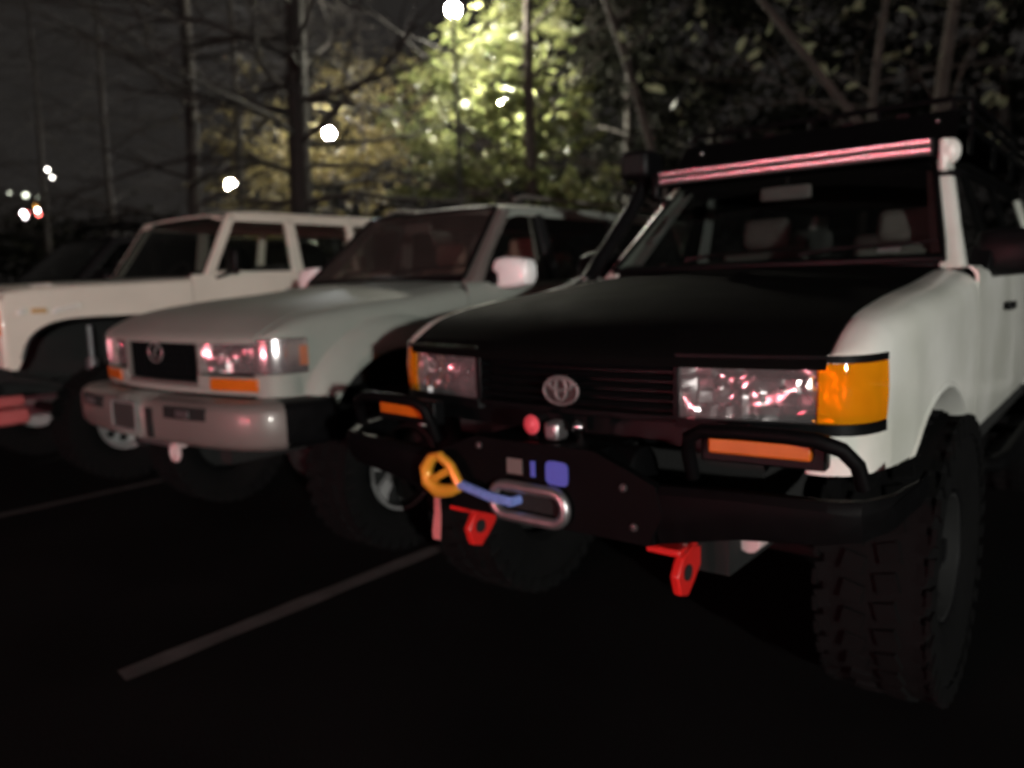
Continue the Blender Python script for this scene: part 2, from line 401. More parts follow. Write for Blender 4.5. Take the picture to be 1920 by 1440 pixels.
        if o.get('slider'):
            sl = MB().tube([(sx*.80, .50, .62), (sx*.93, .62, .62), (sx*.95, .8, .62), (sx*.95, 2.2, .62), (sx*.80, 2.4, .62)], .030, 10)
            sl.tube([(sx*.80, .46, .56), (sx*.86, .55, .56), (sx*.86, 2.35, .56)], .03, 8)
            for yy in (.75, 1.45, 2.1): sl.tube([(sx*.5, yy, .58), (sx*.95, yy, .62)], .022, 8)
            obj('rock_slider', sl, powder, car)
        # A, B, C, D pillars
        def pil(name_, poly, m, th=.05):
            mb = MB().prism(poly, lambda y, z, s=sx: (s*gx(z), y, z), (-th*sx, 0, 0)); return obj(name_, mb, m, car, bevel=.012)
        ap = MB()
        P = []
        for t in frange(0, 1, 8):
            yb = lerp(.70, 1.19, t); z = lerp(1.335, 1.80, t); w = lerp(.105, .075, min(1, t*3)); xx = gx(z)
            wi = .055 if t > .1 else .075
            P.append([Vector((sx*(xx-wi-.012), yb-.012, z)), Vector((sx*(xx-.010), yb-.002, z)), Vector((sx*(xx+.004), yb+.022, z)), Vector((sx*(xx+.002), yb+w, z)), Vector((sx*(xx-wi), yb+w, z))])
        ap.grid([list(c) for c in zip(*P)][0:0] or P); ap.f.append((0, 1, 2, 3, 4)); n = len(ap.v); ap.f.append((n-5, n-4, n-3, n-2, n-1))
        for i in range(8): ap.f.append((i*5+4, i*5, i*5+5, i*5+9))
        obj('windscreen_pillar', ap, o.get('pillarm', paint), car, bevel=.008)
        pil('door_pillar', [(1.50, 1.31), (1.62, 1.31), (1.60, 1.80), (1.51, 1.80)], o.get('bpillar', trim_b))
        pil('door_pillar', [(2.36, 1.31), (2.50, 1.31), (2.45, 1.80), (2.36, 1.80)], o.get('bpillar', trim_b))
        pil('rear_pillar', [(3.50, 1.31), (3.90, 1.31), (3.72, 1.80), (3.48, 1.80)], paint)
        pil('roof_rail', [(1.16, 1.765), (3.74, 1.765), (3.72, 1.815), (1.20, 1.815)], roofm, .06)
        # side glass
        for nm, poly, gm in (('front_side_window', [(.79, 1.32), (1.51, 1.32), (1.52, 1.77), (1.25, 1.77)], sideg if not o.get('tintfront') else tinted), ('rear_side_window', [(1.61, 1.32), (2.37, 1.32), (2.37, 1.77), (1.60, 1.77)], tinted), ('quarter_window', [(2.49, 1.32), (3.51, 1.32), (3.49, 1.77), (2.45, 1.77)], tinted)):
            obj(nm, MB().prism(poly, lambda y, z, s=sx: (s*(gx(z)-.014), y, z), (-.004*sx, 0, 0)), gm, car, smooth=0)
        # window rubber along the door tops and the door frame of the front window
        obj('window_seal', MB().tube([(sx*(gx(1.325)+.002), .78, 1.328), (sx*(gx(1.325)+.002), 3.5, 1.328)], .010, 6), trim_b, car)
        # mirrors
        mm = o.get('mirrorm', trim_b); mb = MB(); P = []
        cx, cy, cz = sx*(.985+o.get('mirror_dx', 0)), .90, 1.395
        for i in range(9):
            t = PI*i/8; yy = -math.cos(t)
            ring = []
            for k in range(16):
                a = 2*PI*k/16; f = (abs(math.cos(a))**4+abs(math.sin(a))**4)**-.25
                sc = math.sin(t)**.35 if yy < 0 else .98
                ring.append(Vector((cx+sx*math.cos(a)*f*.132*sc+sx*.0, cy+yy*.055+.02*0, cz+math.sin(a)*f*.090*sc*(1-.12*math.cos(a)))))
            if i <= 4: P.append(ring+[ring[0]])
        P.append([Vector((cx+(p.x-cx)*.98, cy+.06, cz+(p.z-cz)*.98)) for p in P[-1]])
        mb.grid(P)
        mo = obj('door_mirror', mb, mm, car)
        obj('mirror_arm', MB().prism([(.80, 1.33), (.99, 1.33), (.93, 1.43), (.86, 1.42)], lambda y, z, s=sx: (s*(gx(1.35)-.005), y, z), (.085*sx, 0, 0)), trim_b, mo, bevel=.012)
        obj('mirror_glass', MB().box((cx, cy+.052, cz), (.22, .006, .14)), chrome, mo)
    # ---- bonnet
    P = []
    for i in range(25):
        x = lerp(-.722, .722, i/24); row = []; yf = yfront(x)-.012
        for j in range(23):
            v = (j/22)**1.5; yend = .64+.07*(x/.72)**2; y = lerp(yf, yend, v)
            ye = lerp(-.692, yend, v); z = zt(ye)+.030*(1-(x/.722)**2)*min(1, v*4)+.004
            if j == 0: z -= .012
            row.append(Vector((x, y, z)))
        P.append(row)
    if o.get('creases', True):
        pass
    obj('bonnet', MB().slab(P, (0, .004, -.022)), hoodm, car)
    # cowl
    P = [[Vector((x, .655+.07*(x/.72)**2+dy, z)) for dy, z in ((0, 1.360), (.03, 1.380), (.075, 1.400), (.10, 1.400))] for x in frange(-.76, .76, 12)]
    obj('cowl', MB().slab(P, (0, 0, -.03)), trim_b, car)
    for s_, x0 in ((1, -.34), (1, .18)):
        wp = MB().tube([(x0, .70, 1.412), (x0+.12, .725, 1.43), (x0+.48, .775, 1.445)], [.011, .009, .006], 6).tube([(x0+.10, .722, 1.428), (x0+.52, .78, 1.448)], .006, 6)
        obj('wiper', wp, trim_b, car)
    # ---- roof
    P = []
    for i in range(17):
        x = lerp(-.655, .655, i/16); q = (x/.655)**2; row = []
        for j in range(21):
            v = j/20; y = lerp(1.16+.05*q, 3.78-.04*q, v)
            z = 1.882-.055*q**1.5-.055*(1-min(1, v*5))**2-.05*max(0, (v-.85)/.15)**2
            row.append(Vector((x, y, z)))
        P.append(row)
    obj('roof', MB().slab(P, (0, 0, -.03)), roofm, car)
    # ---- windscreen
    P = []
    for i in range(13):
        x = i/6-1; row = []
        for t in frange(0, 1, 6):
            z = lerp(1.375, 1.812, t); xx = x*(gx(z)-.055); row.append(Vector((xx, lerp(.705, 1.185, t)-.06*(1-x*x), z)))
        P.append(row)
    ws = obj('windscreen', MB().slab(P, (0, .005, 0)), glz, car)
    edge = [P[0][0]]+[P[i][0] for i in range(1, 13)]+[P[12][j] for j in range(1, 7)]+[P[i][6] for i in range(11, -1, -1)]+[P[0][j] for j in range(5, 0, -1)]
    obj('windscreen_seal', MB().tube(edge+[edge[0]], .013, 6), trim_b, car)
    # ---- rear end
    rp = MB(); P = []
    for x in frange(-.80, .80, 12): P.append([Vector((x, 3.95-.03*(x/.8)**2, z)) for z in (.72, .9, 1.1, 1.315)])
    rp.slab(P, (0, -.02, 0)); tg = obj('tailgate', rp, paint, car)
    obj('rear_window', MB().slab([[Vector((x, lerp(3.92, 3.76, t)-.02*(x/.7)**2, lerp(1.32, 1.80, t))) for t in (0, 1)] for x in frange(-.66, .66, 6)], (0, -.005, 0)), tinted, car)
    obj('rear_bumper', MB().box((0, 4.02, .74), (1.70, .20, .20)), trim_b, car, bevel=.04)
    for sx in (-1, 1):
        tl = obj('tail_lamp', MB().box((sx*.70, 3.955, 1.06), (.17, .05, .22)), lit_red if o.get('lit') else bulb_red, car, bevel=.012)
        obj('reversing_lens', MB().box((sx*.70, 3.955, .90), (.17, .05, .08)), lit_white if o.get('lit') else paper, tl, bevel=.008)
    # ---- inside
    ch = MB(); ch.box((0, -.02, .84), (1.10, 1.24, .40)); ch.box((0, 2.3, .70), (1.60, 3.2, .16)); ch.box((0, .0, .68), (.80, 1.2, .16))
    for sx in (-1, 1): ch.box((sx*.43, 1.6, .58), (.10, 4.6, .12)); ch.box((sx*.66, .60, .90), (.40, .05, .50)); ch.box((sx*.62, .02, 1.10), (.40, 1.0, .05))
    obj('chassis', ch, under, car)
    for yy in (0., 2.85): obj('axle', MB().tube([(-.72, yy, o['R']), (.72, yy, o['R'])], .045, 10), under, car); obj('differential', MB().ball((.18 if yy == 0 else 0, yy, o['R']), .15), under, car)
    db = MB(); P = [[Vector((x, y, z)) for y, z in ((.72, 1.30), (.86, 1.345), (1.02, 1.32), (1.06, 1.22), (1.0, .95))] for x in frange(-.72, .72, 6)]
    db.slab(P, (0, 0, -.03)); obj('dashboard', db, inter_b, car)
    sw = MB(); c = Vector((.36, 1.20, 1.20)); Rm = Matrix.Rotation(math.radians(-25), 3, 'X')
    sw.loop([c+Rm @ Vector((.185*math.cos(a), 0, .185*math.sin(a))) for a in frange(0, 2*PI, 24)[:-1]], .014, 8)
    for a in (0, PI, -PI/2): sw.tube([c, c+Rm @ Vector((.18*math.cos(a), 0, .18*math.sin(a)))], .014, 6)
    sw.tube([c, c+Vector((0, -.3, -.14))], .03, 8); obj('steering_wheel', sw, inter_b, car)
    for sx, yy, h in ((-.36, 1.62, 0), (.36, 1.62, 0), (-.40, 2.50, -.03), (.40, 2.50, -.03), (0, 2.52, -.08)):
        st = MB(); st.box((sx, yy-.22, .93), (.50, .50, .14)); st.box((sx, yy+.06, 1.20+h), (.48, .14, .56), Matrix.Rotation(math.radians(-14), 3, 'X'))
        so = obj('seat', st, inter, car, bevel=.05)
        obj('headrest', MB().box((sx, yy+.16, 1.565+h), (.27, .10, .17), Matrix.Rotation(math.radians(-10), 3, 'X')), inter, so, bevel=.04)
    for sx in (-1, 1):
        ip = MB().slab([[Vector((sx*.745, .82, 1.36)), Vector((sx*.665, .80, 1.36))], [Vector((sx*.69, 1.04, 1.58)), Vector((sx*.605, 1.02, 1.58))], [Vector((sx*.635, 1.26, 1.79)), Vector((sx*.55, 1.24, 1.79))]], (0, .02, 0))
        ip.prism([(1.50, 1.0), (1.66, 1.0), (1.60, 1.78), (1.52, 1.78)], lambda y, z, s=sx: (s*(gx(max(z, 1.31))-.06), y, z), (-.01*sx, 0, 0))
        io = obj('pillar_trim', ip, o.get('itrim', inter_b), car)
        if sx == -1 or not o.get('near'):
            gh = MB(); c0 = Vector((sx*.66, .93, 1.52)); c1 = Vector((sx*.63, 1.06, 1.64)); d = Vector((-sx*.055, -.03, 0))
            gh.tube([c0, c0+d*.8, c0+d+(c1-c0)*.25, c0+d+(c1-c0)*.75, c1+d*.8, c1], .012, 8); obj('grab_handle', gh, o.get('itrim', inter_b), io)
    obj('headlining', MB().slab([[Vector((x, y, 1.80)) for y in (1.22, 3.7)] for x in (-.6, .6)], (0, 0, .01)), inter_b, car)
    rv = MB().box((-.02, 1.10, 1.715), (.24, .03, .065)); rm = obj('rear_view_mirror', rv, o.get('itrim', inter_b), car, bevel=.012)
    obj('mirror_stalk', MB().tube([(-.02, 1.11, 1.73), (-.02, 1.13, 1.80)], .010, 6), inter_b, rm)
    # ---- front face
    gb = MB(); P = [[Vector((x, yfront(x)+.055, z)) for z in (.87, 1.115)] for x in frange(-.69, .69, 14)]
    gb.slab(P, (0, .02, 0)); obj('front_panel', gb, trim_b, car)
    gr = MB()
    for x in frange(-.35, .35, 1):
        gr.box((x*1.005, yfront(x)+.02, 1.035-(.03 if lex else 0)), (.02, .05, .22 if lex else .16))
    for z in (LAMP_Z1+.006, LAMP_Z0-.008-(.055 if lex else 0)):
        gr.slab([[Vector((x, yfront(x)-.004, z-.010)), Vector((x, yfront(x)-.006, z+.010))] for x in frange(-.35, .35, 10)], (0, .05, 0))
    g = obj('grille', gr, pewter_p if lex else trim_b, car, bevel=.004)
    if lex:
        for x in frange(-.31, .31, 14):
            obj('grille_bar', MB().box((x, yfront(x)+.026, 1.010), (.012, .03, .195)), trim_b, g)
        for z in (.945, .98, 1.015, 1.05, 1.085):
            obj('grille_bar', MB().slab([[Vector((x, yfront(x)+.024, z-.004)), Vector((x, yfront(x)+.022, z+.004))] for x in frange(-.335, .335, 10)], (0, .02, 0)), trim_b, g)
        e = MB(); ec = Vector((0, yfront(0)-.004, 1.045))
        e.loop([ec+Vector((.066*math.cos(a), 0, .047*math.sin(a))) for a in frange(0, 2*PI, 28)[:-1]], .005, 6)
        e.tube([ec+Vector((.020, 0, .034)), ec+Vector((-.022, 0, -.018)), ec+Vector((.050, 0, -.024))], .006, 6)
        obj('emblem', e, mat('emblem_chrome', (.50, .45, .45), .3, metal=.75, var=.2, scale=40), g)
    else:
        for z in (.985, 1.012, 1.039, 1.066, 1.093):
            P = [[Vector((x, yfront(x)+.006, z-.010)), Vector((x, yfront(x)-.002, z-.004)), Vector((x, yfront(x)+.006, z+.004))] for x in frange(-.335, .335, 10)]
            obj('grille_bar', MB().slab(P, (0, .03, 0)), trim_b, g)
        e = MB(); ec = Vector((0, yfront(0)-.018, 1.015))
        def ell(cx, cz, a_, b_, r=.0055): e.loop([ec+Vector((cx+a_*math.cos(t), 0, cz+b_*math.sin(t))) for t in frange(0, 2*PI, 32)[:-1]], r, 6)
        ell(0, 0, .060, .041, .0048); ell(0, .005, .019, .034); ell(0, .019, .041, .018)
        em = obj('emblem', e, mat('emblem_chrome', (.50, .45, .45), .3, metal=.75, var=.2, scale=40), g)
        obj('emblem_plate', MB().prism([(.062*math.cos(t), .042*math.sin(t)) for t in frange(0, 2*PI, 28)[:-1]], lambda a_, b_: (a_*.9, ec.y+.006, ec.z+b_*.9), (0, .012, 0)), mat('emblem_backing', (.10, .08, .08), .3, metal=.6), em)
    for sx in (-1, 1):
        x0, x1 = .362, .698
        # faceted reflector with two bowls behind a clear lens
        rr = random.Random(3 if sx > 0 else 11); P = []; nx, nz_, sub_ = 8, 4, 4
        amp = [[rr.uniform(.3, 1.) for _ in range(nz_+1)] for _ in range(nx+1)]
        tl = [[(rr.uniform(-.25, .25), rr.uniform(-.25, .25)) for _ in range(nz_+1)] for _ in range(nx+1)]
        for i in range(nx*sub_+1):
            x = lerp(x0, x1, i/nx/sub_); row = []
            for j in range(nz_*sub_+1):
                z = lerp(LAMP_Z0, LAMP_Z1, j/nz_/sub_); dep = 0
                for cxx in (.45, .61):
                    q = math.hypot((x-cxx)/.085, (z-1.037)/.072); dep = max(dep, .014*max(0, 1-q*q))
                ci, cj = i//sub_, j//sub_; u, v = (i % sub_)/sub_-.375, (j % sub_)/sub_-.375      # pillow optics
                tx, tz = tl[ci][cj]
                dep += .006*amp[ci][cj]*(u*u+v*v)+tx*1.7*u*.042+tz*1.1*v*.038
                row.append(Vector((sx*x, yfront(x)+.020+dep, z)))
            P.append(row)
        hl = obj('headlamp', MB().slab(P, (0, .012, 0)), refl, car, smooth=25)
        for cxx in (.45, .61):
            obj('bulb_shield', MB().ball((sx*cxx, yfront(cxx)+.052, 1.037), .018, sc=(1, 1.4, 1)), chrome, hl)
        obj('lens', MB().slab([[Vector((sx*x, yfront(x)-.002, z)) for z in frange(LAMP_Z0, LAMP_Z1, 4)] for x in frange(x0, x1, 8)], (0, .004, 0)), lensg, hl)
        fr = MB()
        if not lex:
            for za, zb_ in ((LAMP_Z1+.002, LAMP_Z1+.020), (LAMP_Z0-.030, LAMP_Z0-.002)):
                pts = [(x, yfront(x)-.007) for x in frange(x0-.01, .70, 8)]+[(a+.004, b-.004) for a, b in PLAN[1:6]]
                fr.slab([[Vector((sx*a, b, za)), Vector((sx*a, b-.002, zb_))] for a, b in pts], lambda p, s=sx: Vector((-.012*s, .018, 0)))
            obj('lamp_trim', fr, trim_b, hl)
        # corner lamp wrapped round the wing
        cl = MB(); pts = [(a+.003, b-.003) for a, b in (PLAN[:7] if lex else PLAN[:6])]
        if not lex: obj('wing_corner', MB().slab([[Vector((sx*a, b, z)) for z in frange(LAMP_Z0-.006, LAMP_Z1+.006, 4)] for a, b in PLAN[5:7]], (-.012*sx, 0, 0)), paint, car)
        rq = random.Random(5)
        P = [[Vector((sx*(a+.004*math.sin((z-LAMP_Z0)/(LAMP_Z1-LAMP_Z0)*PI)), b-.004*math.sin((z-LAMP_Z0)/(LAMP_Z1-LAMP_Z0)*PI), z)) for z in frange(LAMP_Z0, LAMP_Z1, 6)] for a, b in pts]
        cl.slab(P, lambda p, s=sx: Vector((-.02*s, .014, 0)))
        if lex:
            cm = obj('corner_lamp', cl, refl, car)
            obj('amber_reflector', MB().slab([[Vector((sx*(a+.008), b-.006, z)) for z in frange(LAMP_Z0+.03, LAMP_Z1-.03, 3)] for a, b in PLAN[5:7]], (-.004*sx, 0, 0)), amber_d, cm)
            obj('lens', MB().slab([[Vector((sx*(a+.014), b-.012, z)) for z in frange(LAMP_Z0, LAMP_Z1, 3)] for a, b in PLAN[:7]], (-.003*sx, 0, 0)), lensg, cm)
            # painted lower panel with its indicator
            pts = [(x, yfront(x)-.010) for x in frange(.35, .70, 6)]+[(a+.002, b-.006) for a, b in PLAN[1:6]]
            lp = obj('valance', MB().slab([[Vector((sx*a, b, z)) for z in (.862, .91, LAMP_Z0-.016)] for a, b in pts], lambda p, s=sx: Vector((-.008*s, .02, 0))), paint, car)
            il = obj('indicator', MB().slab([[Vector((sx*x, (yfront(x) if x < .7 else interp(PLAN[:5], x))-.017, z)) for z in (.880, .938)] for x in frange(.44, .73, 6)], (0, .01, 0)), amber_d, car, bevel=.004)
        else:
            P2 = []
            for i2 in range(25):
                f = i2/24*5; k2 = min(4, int(f)); a = lerp(PLAN[k2][0], PLAN[k2+1][0], f-k2); b = lerp(PLAN[k2][1], PLAN[k2+1][1], f-k2); row = []
                for j2 in range(19):
                    z = lerp(LAMP_Z0, LAMP_Z1, j2/18); w_ = .010*math.sin(j2/18*PI*2.3+i2*.35)+.006*math.sin(i2*1.4+j2*.5)+rq.uniform(-.002, .002)
                    row.append(Vector((sx*(a-.016+w_*.6), b+.016+w_, z)))
                P2.append(row)
            cm = obj('corner_lamp', MB().slab(P2, lambda p, s=sx: Vector((-.012*s, .012, 0))), mat('corner_reflector', (.8, .8, .78), .28, metal=.85, var=.1), car)
            obj('lens', MB().slab(P, lambda p, s=sx: Vector((-.004*s, .003, 0))), amber_g, cm)
    if lex:
        obj('lower_grille_panel', MB().slab([[Vector((x, yfront(x)-.012, z)) for z in (.862, .878, .890)] for x in frange(-.345, .345, 8)], (0, .02, 0)), paint, car)
    for sx in (-1, 1):
        for yy in (0., 2.85): wheel(car, o.get('track', .80), yy, o['R'], o.get('tw', .30), o.get('rim', .205), sx, o.get('rimm', alloy))
    return car

# ---- the near white and black car
near = wagon('offroad_wagon', 'white off-road wagon with matte black bonnet, winch bumper, snorkel and roof rack', -1.31, 2.65,
             dict(paint=white_p, hood=matte_b, R=.45, tw=.30, track=.775, slider=True, inter=mat('grey_seat_cloth', (.20, .185, .175), .85, var=.2, scale=20), itrim=inter_g, near=True, rimm=trim_b, strip=None, arch=.48, arch_z=.50, bpillar=matte_b, tintfront=False, roof=matte_b, mirror_dx=-.06))
def nobj(name, mb, m, parent=near, **k): return obj(name, mb, m, parent, **k)
# winch bumper: centre tray, wings, hoops
bf = -.95                                                     # its front plane in the car's own y
bp = MB()
cen = [(-.37, .655), (.37, .655), (.41, .74), (.39, .815), (.21, .885), (-.21, .885), (-.39, .815), (-.41, .74)]
bp.prism(cen, lambda x, z: (x, bf, z), (0, .03, 0))
bp.box((0, bf+.13, .665), (.76, .24, .02)); bp.box((0, bf+.12, .875), (.42, .20, .014))
for sx in (-1, 1):
    P = []
    for x, y, za, zc in ((.39, bf+.002, .66, .815), (.60, bf+.004, .71, .828), (.80, bf+.02, .73, .830), (.865, bf+.05, .74, .832), (.91, bf+.13, .755, .836), (.935, bf+.28, .78, .84), (.94, bf+.34, .80, .84)):
        P.append([Vector((sx*x, y+.02, za)), Vector((sx*x, y, za+.06)), Vector((sx*x, y, zc-.02)), Vector((sx*x, y+.012, zc)), Vector((sx*(x-.0), y+.035, zc+.002))])
    bp.slab(P, (-.01*sx, .012, -.006))
bump = nobj('winch_bumper', bp, powder, bevel=.008)
for sx in (-1, 1):
    pts = [(sx*.45, bf+.09, .83), (sx*.452, bf+.06, .90), (sx*.462, bf+.045, .942), (sx*.50, bf+.04, .962), (sx*.60, bf+.04, .966), (sx*.70, bf+.045, .966), (sx*.765, bf+.055, .962), (sx*.815, bf+.075, .942), (sx*.842, bf+.10, .905), (sx*.852, bf+.12, .85)]
    nobj('hoop', MB().tube(pts, .018, 12), powder, bump)
    ml = nobj('marker_lamp', MB().box((sx*.615, bf+.105, .920), (.245, .03, .042), Matrix.Rotation(sx*.10, 3, 'Z')), amber_d, bump, bevel=.006)
    nobj('marker_housing', MB().box((sx*.615, bf+.135, .914), (.30, .05, .080), Matrix.Rotation(sx*.10, 3, 'Z')), trim_b, ml, bevel=.006)
    # red recovery points: a bent plate with an eye
    rc = MB(); cx = sx*.36+.04
    ring = [(.0, .0), (-.045, .012), (-.105, -.005), (-.135, -.05), (-.115, -.105), (-.075, -.118), (-.035, -.085), (.0, -.05)]
    rc.prism(ring, lambda a, b, c=cx: (c, bf+.19+a, .615+b), (.026, 0, 0))
    rc.box((cx-.035, bf+.14, .617), (.10, .11, .020)); 
    rp_ = nobj('recovery_point', rc, red_p, bump, bevel=.005)
    nobj('eye', MB().lathe([(-.004, .0), (-.004, .022), (.030, .022), (.030, 0)], (cx, bf+.108, .565), 0, 20), under, rp_)
    nobj('bolt', MB().lathe([(-.004, 0), (-.004, .014), (.006, .014), (.012, .008), (.012, 0)], (cx+.0, bf+.136, .637), 1, 12, -1), chrome, rp_)
for x, z in ((-.33, .70), (.33, .70), (-.19, .86), (.30, .80)):
    nobj('bolt', MB().lathe([(-.002, 0), (-.002, .011), (.006, .011), (.009, .006), (.009, 0)], (x, bf-.002, z), 1, 10, -1), mat('dull_bolt', (.07, .065, .065), .4, metal=.5), bump)
# hawse fairlead, rope and hook
def stadium(cx, cz, L, H, n=10):
    r = H/2; pts = []
    for k in range(n+1): a = -PI/2+PI*k/n; pts.append((cx+L/2-r+r*math.cos(a), cz+r*math.sin(a)))
    for k in range(n+1): a = PI/2+PI*k/n; pts.append((cx-L/2+r+r*math.cos(a), cz+r*math.sin(a)))
    return pts
fl = MB(); pts = stadium(.0, .715, .255, .088, 12)
fl.loop([(x, bf-.018, z) for x, z in pts], .017, 10)
fair = nobj('fairlead', fl, alum, bump)
nobj('fairlead_slot', MB().prism(stadium(.0, .715, .215, .05, 10), lambda x, z: (x, bf-.006, z), (0, .004, 0)), under, fair)
wn = MB().lathe([(-.115, .0), (-.115, .055), (.115, .055), (.115, 0)], (0, bf+.13, .80), 0, 24)
winch = nobj('winch', MB().lathe([(-.30, 0), (-.30, .062), (-.29, .07), (-.13, .07), (-.12, .085), (-.10, .085), (-.10, .0)], (0, bf+.12, .80), 0, 28)
             .box((0, bf+.19, .80), (.5, .03, .05)).lathe([(.30, 0), (.30, .07), (.29, .085), (.13, .085), (.12, .09), (.10, .09), (.10, 0)], (0, bf+.12, .80), 0, 28), powder, bump)
nobj('rope_drum', wn, blue_r, winch)
nobj('label_plate', MB().prism([(.09+.038*math.copysign(abs(math.cos(t))**.45, math.cos(t)), .81+.034*math.copysign(abs(math.sin(t))**.45, math.sin(t))) for t in frange(.01, 2*PI+.01, 24)[:-1]], lambda a, b: (a, bf-.004, b), (0, .003, 0)), blue_l, bump)
nobj('label_plate', MB().slab([[Vector((x, bf-.004, z)) for z in (.79, .835)] for x in (-.085, -.03)], (0, .003, 0)), pewter_p, bump)
nobj('label_plate', MB().slab([[Vector((x, bf-.004, z)) for z in (.79, .835)] for x in (.0, .016)], (0, .003, 0)), blue_l, bump)
nobj('winch_rope', MB().tube([(-.03, bf+.05, .72), (-.05, bf-.035, .716), (-.12, bf-.045, .724), (-.18, bf-.045, .735), (-.235, bf-.045, .745)], .015, 10), blue_r, winch)
hk = MB(); hc = Vector((-.305, bf-.05, .768))
hk.tube([hc+Vector(p) for p in ((.075, 0, -.03), (.04, 0, -.045), (-.01, 0, -.055), (-.055, 0, -.03), (-.062, 0, .01), (-.035, 0, .045), (.0, 0, .058))], [.016, .020, .024, .024, .022, .018, .012], 10)
hk.tube([hc+Vector(p) for p in ((.0, -.004, .058), (.045, -.004, .03), (.072, 0, -.02))], .015, 8)
hk.box(hc+Vector((.0, -.006, -.005)), (.11, .016, .022), Matrix.Rotation(-.5, 3, 'Y'))
hook = nobj('winch_hook', hk, gold, winch)
st = MB(); P = []
for k, (x, z) in enumerate(((-.325, .735), (-.330, .69), (-.326, .64), (-.333, .59), (-.340, .555))):
    P.append([Vector((x-.014, bf-.05+.006*math.sin(k*1.7), z)), Vector((x+.014, bf-.05-.004*math.sin(k), z))])
st.slab(P, (0, .005, 0)); nobj('pull_strap', st, pink_s, hook)
# small things on the tray
nobj('clutch_lever', MB().tube([(.10, bf+.10, .89), (.10, bf+.08, .925), (.13, bf+.05, .935)], .011, 8).ball((.135, bf+.045, .937), .018), chrome, winch)
dl = nobj('driving_lamp', MB().lathe([(0, .0), (0, .030), (.010, .034), (.05, .030), (.06, 0)], (-.04, bf+.06, .925), 1, 20), trim_b, bump)
nobj('lamp_glass', MB().lathe([(-.012, 0), (-.010, .018), (-.002, .029), (.004, .030)], (-.04, bf+.06, .925), 1, 20), mat('red_reflection_glass', (.75, .10, .13), .2, coat=.6), dl)  # the red reflection in this lens is put into its colour
nobj('lamp_bracket', MB().box((-.04, bf+.09, .892), (.03, .05, .03)), trim_b, dl)
nobj('control_box', MB().box((.04, bf+.07, .915), (.05, .06, .055)), alum, winch, bevel=.012)
nobj('steering_damper', MB().tube([(.50, -.42, .60), (.50, -.62, .60)], .035, 12), mat('pink_damper', (.55, .42, .42), .5), bevel=.004)
nobj('tie_rod', MB().tube([(-.62, -.20, .46), (.62, -.20, .46)], .020, 8), under)
# light bar on the roof edge
lb = nobj('light_bar', MB().box((0, 1.015, 1.832), (1.26, .07, .075)), powder, bevel=.01)
for r_ in (-1, 1):
    for k in range(66):
        x = lerp(-.605, .605, k/65)
        if k == 0: lbp = nobj('reflector_cup', MB().lathe([(0, .0095), (.0006, .0068), (.00095, .0045), (.00115, .002), (.0012, 0)], (0, 0, 0), 1, 14), bar_refl, lb); lbp.location = (x, .975, 1.832+r_*.017); lbp.scale = (1, 1, 1.35)
        else:
            q = lbp.copy(); q.location = (x, .975, 1.832+r_*.017); COL.objects.link(q); q.parent = lb
nobj('bar_lens', MB().box((0, .974, 1.832), (1.24, .006, .066)), glass('bar_glass', (.9, .9, .9), diffuse=.02, rough=.05, dcol=(.8, .75, .76)), lb)
for sx in (-1, 1):
    nobj('bar_bracket', MB().box((sx*.655, 1.03, 1.80), (.035, .07, .13)), white_p if sx > 0 else trim_b, lb, bevel=.012)
    nobj('pillar_strap', MB().tube([(sx*.63, 1.08, 1.735), (sx*.672, 1.10, 1.735), (sx*.702, 1.15, 1.735), (sx*.695, 1.24, 1.735)], .012, 8), trim_b, lb)
nobj('bracket_cap', MB().ball((.672, 1.045, 1.815), .047, sc=(.9, 1.1, 1.15)), white_p, lb)
# roof rack
rk = MB(); z0, z1 = 1.965, 2.085
for z in (z0, (z0+z1)/2, z1):
    rk.tube([(-.62, 1.38, z), (.62, 1.38, z), (.68, 1.46, z), (.68, 3.55, z), (.62, 3.62, z), (-.62, 3.62, z), (-.68, 3.55, z), (-.68, 1.46, z), (-.62, 1.38, z)], .013, 8)
rack = nobj('roof_rack', rk, powder)
for x in (-.62, -.31, .0, .31, .62): nobj('rack_post', MB().tube([(x, 1.38, z0), (x, 1.38, z1)], .011, 6), powder, rack)
for y in (1.46, 2.16, 2.86, 3.55):
    for sx in (-1, 1): nobj('rack_post', MB().tube([(sx*.68, y, 1.84), (sx*.68, y, z1)], .012, 6), powder, rack)
for k in range(12): nobj('rack_slat', MB().box((0, 1.50+k*.185, z0-.004), (1.34, .07, .018)), powder, rack, bevel=.003)
P = [[Vector((x, 1.24-.03*(1-(x/.66)**2), 1.888)), Vector((x, 1.365, 2.03))] for x in frange(-.66, .66, 8)]
fairg = nobj('wind_deflector', MB().slab(P, (0, .006, 0)), powder, rack)
for x in (-.55, .57): nobj('deflector_bolt', MB().ball((x, 1.33, 1.985), .014), chrome, fairg)
for k, x in enumerate((-.42, -.20, .18, .42)): nobj('rack_plate', MB().box((x, 1.366, 2.01), (.05, .004, .07)), trim_b, rack)
